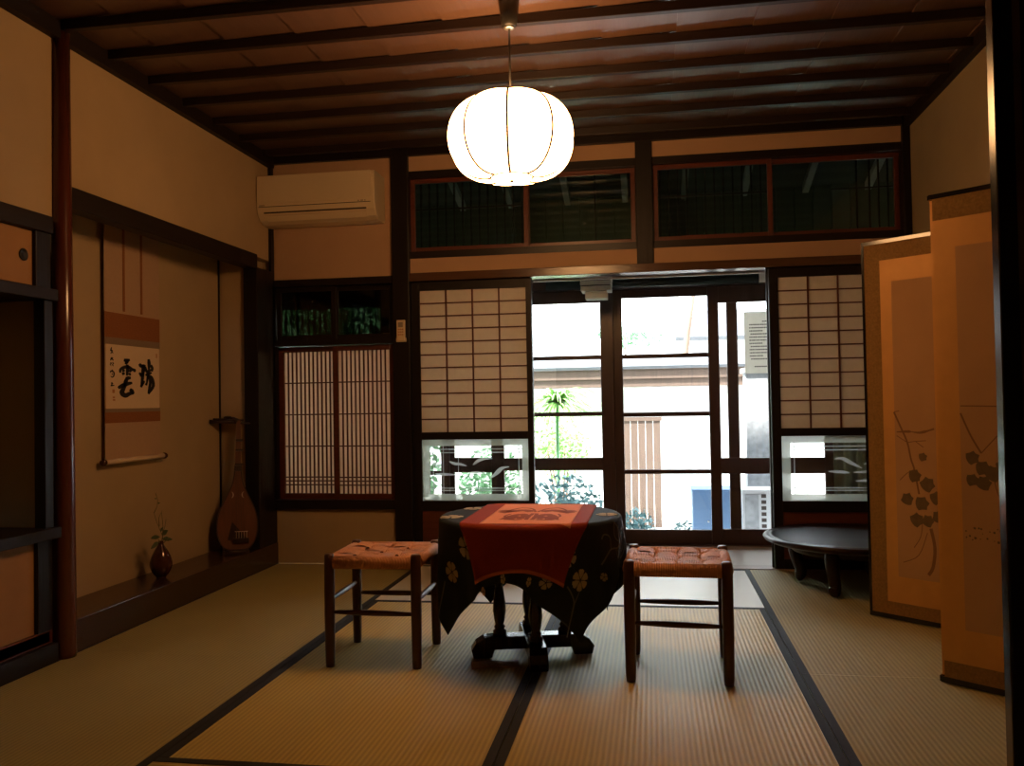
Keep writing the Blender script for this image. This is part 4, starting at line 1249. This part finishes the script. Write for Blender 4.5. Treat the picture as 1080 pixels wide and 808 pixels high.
def flower(mb, c, R_, petals=5, ang=0.0):
    mb = MB()
    for k in range(petals):
        a = ang + 2 * PI * k / petals
        k2 = 2.0 / petals * 3
        pts = [(0.10, 0.0), (0.50, -0.26 * k2), (0.86, -0.36 * k2), (1.0, -0.14 * k2), (0.96, 0.0), (1.0, 0.14 * k2), (0.86, 0.36 * k2), (0.50, 0.26 * k2)]
        cloth_patch(mb, c, pts, a, R_)
    mb.build('flower_print', MAT['cream'], cl, solid=0.0004)
def vine(mb, pts, w_):
    mb = MB()
    p = smooth_pts(pts, 6)
    ribbon(mb, p, w_, lambda a, b: navy(a, b, 0.003))
    mb.build('vine_print', MAT['stem_print'], cl, solid=0.0004)
v = None; m = None
flower(m, inv(222, 0.53), 0.040, 6, 0.3); flower(m, inv(236, 0.43), 0.042, 5, 0.8); flower(m, inv(246, 0.575), 0.016, 5)
flower(m, inv(307, 0.545), 0.040, 6, 0.1); flower(m, inv(318, 0.545), 0.016, 5, 0.4); flower(m, inv(300, 0.46), 0.036, 5, 0.4)
flower(m, inv(262, 0.53), 0.018, 5); flower(m, inv(282, 0.54), 0.018, 5); flower(m, inv(292, 0.54), 0.024, 5)
flower(m, inv(200, 0.31), 0.045, 5, 0.5); flower(m, inv(357, 0.30), 0.042, 6, 0.2); flower(m, inv(150, 0.30), 0.04, 5); flower(m, inv(188, 0.47), 0.03, 5)
vine(v, [inv(217, 0.57), inv(215, 0.64), inv(212, 0.72), inv(211, 0.735)], 0.006)
vine(v, [inv(236, 0.46), inv(245, 0.50), inv(250, 0.49)], 0.006)
vine(v, [inv(301, 0.56), inv(304, 0.62), inv(302, 0.70), inv(301, 0.74)], 0.006)
vine(v, [inv(307, 0.58), inv(304, 0.63), inv(303, 0.66)], 0.005)
vine(v, [inv(318, 0.50), inv(326, 0.455), inv(336, 0.455), inv(340, 0.45)], 0.006)
vine(v, [inv(328, 0.45), inv(330, 0.41), inv(325, 0.395), inv(322, 0.41)], 0.006)
vine(v, [inv(334, 0.46), inv(336, 0.49), inv(339, 0.48), inv(336, 0.46)], 0.005)
vine(v, [inv(338, 0.36), inv(343, 0.39), inv(341, 0.43), inv(336, 0.41), inv(338, 0.36)], 0.006)
vine(v, [inv(350 + 9 * math.cos(a), 0.45 + 0.055 * math.sin(a)) for a in [k * PI / 8 for k in range(17)]], 0.007)
vine(v, [inv(350 + 5 * math.cos(a), 0.45 + 0.030 * math.sin(a)) for a in [k * PI / 8 for k in range(17)]], 0.004)
vine(v, [inv(344, 0.55), inv(346, 0.60), inv(350, 0.62)], 0.005)
vine(v, [inv(205, 0.42), inv(200, 0.46), inv(206, 0.49)], 0.005)

rn = thing('table_runner', (TX, TY, TZ), 'brick red square cloth with a coral centre panel on top of the indigo tablecloth', 'cloth')
def runner(u, v, off=0.0):
    return drape(u, v, NR + 0.006, TZ + 0.008, off)
RX0, RX1, RY0, RY1 = -0.222, 0.245, -0.515, 0.300
rl = lambda a, b: runner(RX0 + (RX1 - RX0) * a, RY0 + (RY1 - RY0) * b)
m = MB(); m.grid(rl, 60, 100); m.build('red_cloth', MAT['redcloth'], rn, solid=0.0014)
m = MB(); m.grid(lambda a, b: runner(-0.142 + 0.330 * a, -0.318 + 0.575 * b, 0.0028), 30, 50)
pan = m.build('coral_panel', MAT['orange'], rn, solid=0.0005)
m = MB(); m.grid(lambda a, b: runner(RX0 + (RX1 - RX0) * a, RY0 - 0.003 + 0.014 * b, 0.0030), 60, 3)
m.build('hem', MAT['fringe'], rn, solid=0.0008)
# printed pair of birds / leaves in brown line
m = MB()
fz = lambda a, b: runner(0.025 + a, b, 0.0042)
for s in (-1, 1):
    for pts, w_ in (
        ([(0.005, 0.02), (0.03, 0.10), (0.08, 0.13), (0.115, 0.08), (0.13, 0.03)], 0.006),
        ([(0.02, 0.03), (0.06, 0.06), (0.10, 0.04), (0.15, 0.0)], 0.03),
        ([(0.10, 0.02), (0.14, 0.05), (0.155, 0.03)], 0.022),
        ([(0.02, -0.12), (0.05, -0.04), (0.09, -0.10), (0.10, -0.16)], 0.022),
        ([(0.035, -0.15), (0.06, -0.10), (0.08, -0.16)], 0.020),
        ([(0.10, -0.03), (0.115, -0.09), (0.095, -0.14), (0.12, -0.17)], 0.006),
        ([(0.008, -0.02), (0.014, -0.10), (0.012, -0.17)], 0.010),
        ([(0.03, -0.165), (0.06, -0.175), (0.10, -0.165)], 0.012)):
        ribbon(m, smooth_pts([(s * a * 0.92, b * 1.15 - 0.02) for a, b in pts], 5), w_ * 1.5, fz)
m.build('printed_motif', MAT['redprint'], pan, solid=0.0003)

# leaflet beneath the table
t = thing('leaflet', (-0.60, 3.225, 0.002), 'thin printed leaflet lying on the tatami under the table', 'leaflet')
T = Matrix.Translation((-0.600, 3.225, 0.0)) @ Matrix.Rotation(math.radians(14), 4, 'Z')
m = MB(); m.grid(lambda a, b: T @ Vector((-0.09 + 0.18 * a, -0.045 + 0.09 * b, 0.003 + 0.004 * math.sin(a * 4) ** 2)), 8, 3)
m.build('sheet', MAT['pamphlet'], t, solid=0.001)
m = MB()
for k in range(4): m.add([T @ Vector((-0.03 + 0.0, -0.032 + k * 0.016, 0.0095)), T @ Vector((0.07, -0.032 + k * 0.016, 0.0095)), T @ Vector((0.07, -0.028 + k * 0.016, 0.0095)), T @ Vector((-0.03, -0.028 + k * 0.016, 0.0095))], [(0, 1, 2, 3)])
m.build('print', MAT['scroll_band'], t)

# ------------------------------------------------------------------ low round table
QX, QY, QR, QZ = 1.01, 4.69, 0.445, 0.275
t = thing('low_table', (QX, QY, 0), 'low round black-brown table with moulded rim in front of the right paper door', 'table')
MB().lathe((QX, QY, QZ - 0.040), [(0.0, 0), (0.385, 0.0), (0.415, 0.006), (0.438, 0.016), (QR, 0.027), (0.440, 0.036), (0.428, 0.040), (0.421, 0.037), (0.412, 0.037), (0.405, 0.040), (0.396, 0.036), (0.0, 0.036)], 72).build('tabletop', MAT['lowtable'], t)
MB().lathe((QX, QY, 0.195), [(0.25, 0), (0.30, 0.0), (0.325, 0.04)], 40).build('apron', MAT['lowtable'], t)
for k in range(4):
    a = math.radians(146 + 90 * k)
    a = math.atan2(4.84 - QY, 0.755 - QX) + PI / 2 * k
    d = Vector((math.cos(a), math.sin(a), 0))
    o = Vector((QX, QY, 0))
    r0 = 0.285
    pts = [o + d * (r0 - 0.005) + Vector((0, 0, 0.236)), o + d * (r0 + 0.022) + Vector((0, 0, 0.19)), o + d * (r0 + 0.010) + Vector((0, 0, 0.12)), o + d * (r0 - 0.012) + Vector((0, 0, 0.06)), o + d * (r0 + 0.002) + Vector((0, 0, 0.034)), o + d * (r0 + 0.016) + Vector((0, 0, 0.026))]
    MB().tube(smooth_pts([tuple(p) for p in pts], 3), [0.040, 0.040, 0.038, 0.036, 0.034, 0.033, 0.032, 0.031, 0.030, 0.029, 0.029, 0.029, 0.029, 0.028, 0.022, 0.016], 12).build('cabriole_leg', MAT['lowtable'], t)

# ------------------------------------------------------------------ folding screen
bs = thing('folding_screen', (1.2, 3.4, 0), 'tall gold-bordered folding screen painted with leafy branches, standing in zigzag', 'folding screen')
def panel(A, Bp, front, brL, brR, label=None):
    A, Bp = Vector((*A, 0)), Vector((*Bp, 0))
    d = (Bp - A).normalized(); L = (Bp - A).length
    n = Vector((d.y, -d.x, 0))           # front normal
    if n.y > 0: n = -n
    if not front: n = -n
    P = lambda s, z, o=0.0: A + d * s + n * o + Vector((0, 0, z))
    H1 = 1.685
    m = MB().prism([(0.012, 0.022), (L - 0.012, 0.022), (L - 0.012, H1 - 0.014), (0.012, H1 - 0.014)], lambda a, b: P(a, b, -0.016), lambda a, b: P(a, b, 0.0))
    pn = m.build('panel', MAT['gold'], bs)
    m = MB()
    for (s0, s1, z0_, z1_) in ((0, L, 0.004, 0.024), (0, L, H1 - 0.016, H1), (0.0, 0.012, 0.024, H1 - 0.016), (L - 0.012, L, 0.024, H1 - 0.016)):
        if s0 == 0 and s1 == 0.012 and not brL: continue
        if s1 == L and s0 > 0 and not brR: continue
        m.prism([(s0, z0_), (s1, z0_), (s1, z1_), (s0, z1_)], lambda a, b: P(a, b, -0.018), lambda a, b: P(a, b, 0.003))
    m.build('frame', MAT['lacquer'], pn)
    if not front: return P, pn, L
    b0 = 0.085 if brL else 0.012; b1 = L - (0.085 if brR else 0.012)
    m = MB()
    e = 0.0012
    q = lambda s0, s1, z0_, z1_, o: m.poly([P(s0, z0_, o), P(s1, z0_, o), P(s1, z1_, o), P(s0, z1_, o)])
    q(0.012, L - 0.012, 0.024, 0.080, e); q(0.012, L - 0.012, H1 - 0.092, H1 - 0.016, e)
    if brL: q(0.012, b0, 0.080, H1 - 0.092, e)
    if brR: q(b1, L - 0.012, 0.080, H1 - 0.092, e)
    m.build('brocade_border', MAT['brocade'], pn)
    m = MB()
    s0 = b0 + 0.052 if brL else 0.085; s1 = b1 - 0.052 if brR else L - 0.085
    q = m.poly([P(s0, 0.195, e), P(s1, 0.195, e), P(s1, 1.495, e), P(s0, 1.495, e)])
    pic = m.build('painting', MAT['silk'], pn)
    return P, pic, L
P1, pic1, L1 = panel((0.957, 4.128), (1.428, 3.695), True, True, False)
panel((1.428, 3.690), (0.967, 3.200), False, False, False)
P2, pic2, L2 = panel((0.967, 3.193), (1.450, 2.778), True, False, True)
def leafshape(mb, P, c, R_, ang, o=0.0022):
    pts = [(1.1, 0), (0.72, 0.42), (0.62, 0.85), (0.05, 0.80), (-0.5, 0.88), (-0.72, 0.42), (-0.78, 0.0), (-0.72, -0.45), (-0.5, -0.86), (0.05, -0.78), (0.64, -0.82), (0.72, -0.42)]
    ca, sa = math.cos(ang), math.sin(ang)
    w_ = [(c[0] + R_ * (x * ca - y * sa), c[1] + R_ * (x * sa + y * ca)) for x, y in pts]
    n = len(w_)
    mb.add([P(c[0], c[1], o)] + [P(a, b, o) for a, b in w_], [(0, 1 + k, 1 + (k + 1) % n) for k in range(n)])
def branch(mb, P, pts, w_):
    ribbon(mb, smooth_pts(pts, 4), w_, lambda a, b: P(a, b, 0.0018))
m = MB()
branch(m, P1, [(0.135, 0.917), (0.162, 0.855), (0.192, 0.784), (0.206, 0.713), (0.22, 0.668), (0.238, 0.563)], 0.008)
for pts in ([(0.135, 0.917), (0.159, 0.922)], [(0.192, 0.784), (0.228, 0.79), (0.274, 0.794)], [(0.228, 0.79), (0.262, 0.765)], [(0.22, 0.668), (0.188, 0.651), (0.154, 0.618)], [(0.145, 0.813), (0.192, 0.784)],
            [(0.25, 0.44), (0.24, 0.38), (0.21, 0.33)], [(0.27, 0.40), (0.23, 0.30), (0.16, 0.26)]):
    branch(m, P1, pts, 0.0035)
branch(m, P1, [(0.285, 0.42), (0.300, 0.338), (0.290, 0.257), (0.27, 0.22)], 0.014)
m.build('painted_branch', MAT['ink_brown'], pic1)
m = MB()
for c, r_, a in (((0.257, 0.723), 0.020, 0.3), ((0.219, 0.64), 0.030, 0.2), ((0.274, 0.605), 0.034, 0.8), ((0.185, 0.536), 0.029, 1.2), ((0.247, 0.523), 0.033, 0.1), ((0.224, 0.45), 0.032, 0.6), ((0.272, 0.449), 0.028, 1.0), ((0.31, 0.55), 0.03, 0.5), ((0.32, 0.47), 0.03, 1.4), ((0.35, 0.62), 0.03, 0.4)):
    leafshape(m, P1, c, r_, a)
m.build('painted_leaves', MAT['ink_leaf'], pic1)
m = MB()
branch(m, P1, [(0.145, 0.829), (0.20, 0.832), (0.25, 0.828), (0.31, 0.845)], [0.004, 0.006, 0.008, 0.010, 0.012] * 2 + [0.008] * 3)
m.build('painted_hill', MAT['ink_brown'], pic1)
m = MB()
branch(m, P2, [(0.088, 0.927), (0.119, 0.852), (0.151, 0.794)], 0.006)
branch(m, P2, [(0.151, 0.794), (0.20, 0.85), (0.25, 0.90)], 0.0035)
branch(m, P2, [(0.088, 0.952), (0.15, 0.951), (0.23, 0.949)], 0.004)
branch(m, P2, [(0.186, 0.726), (0.20, 0.66), (0.23, 0.60)], 0.0035)
m.build('painted_branch', MAT['ink_brown'], pic2)
m = MB()
for c, r_, a in (((0.121, 0.777), 0.024, 0.4), ((0.153, 0.744), 0.026, 0.1), ((0.186, 0.726), 0.028, 0.9), ((0.119, 0.703), 0.022, 0.2), ((0.156, 0.693), 0.026, 1.1), ((0.22, 0.75), 0.028, 0.6)):
    leafshape(m, P2, c, r_, a)
random.seed(5)
for k in range(26):
    leafshape(m, P2, (rnd(0.095, 0.24), rnd(0.50, 0.545)), rnd(0.002, 0.005), rnd(0, 3))
m.build('painted_leaves', MAT['ink_leaf'], pic2)

# ------------------------------------------------------------------ near fusuma at the right edge
d = thing('door_12', (0.9, 1.315, 0), 'black-lacquered frame of a sliding paper door at the right edge of the photo', None, None, 'structure')
m = MB().box(0.485, 0.511, 1.300, 1.328, 0.0, 1.752).box(1.40, 1.425, 1.300, 1.328, 0.0, 1.752)
m.box(0.511, 1.40, 1.300, 1.328, 0.0, 0.022).box(0.511, 1.40, 1.300, 1.328, 1.73, 1.752)
m.build('frame', MAT['lacquer'], d, bevel=0.003)
B(0.511, 1.40, 1.304, 1.324, 0.022, 1.73).build('paper_field', MAT['fusuma'], d)
B(0.5215, 1.39, 1.3025, 1.3045, 0.035, 1.72).build('dark_panel', MAT['black'], d)
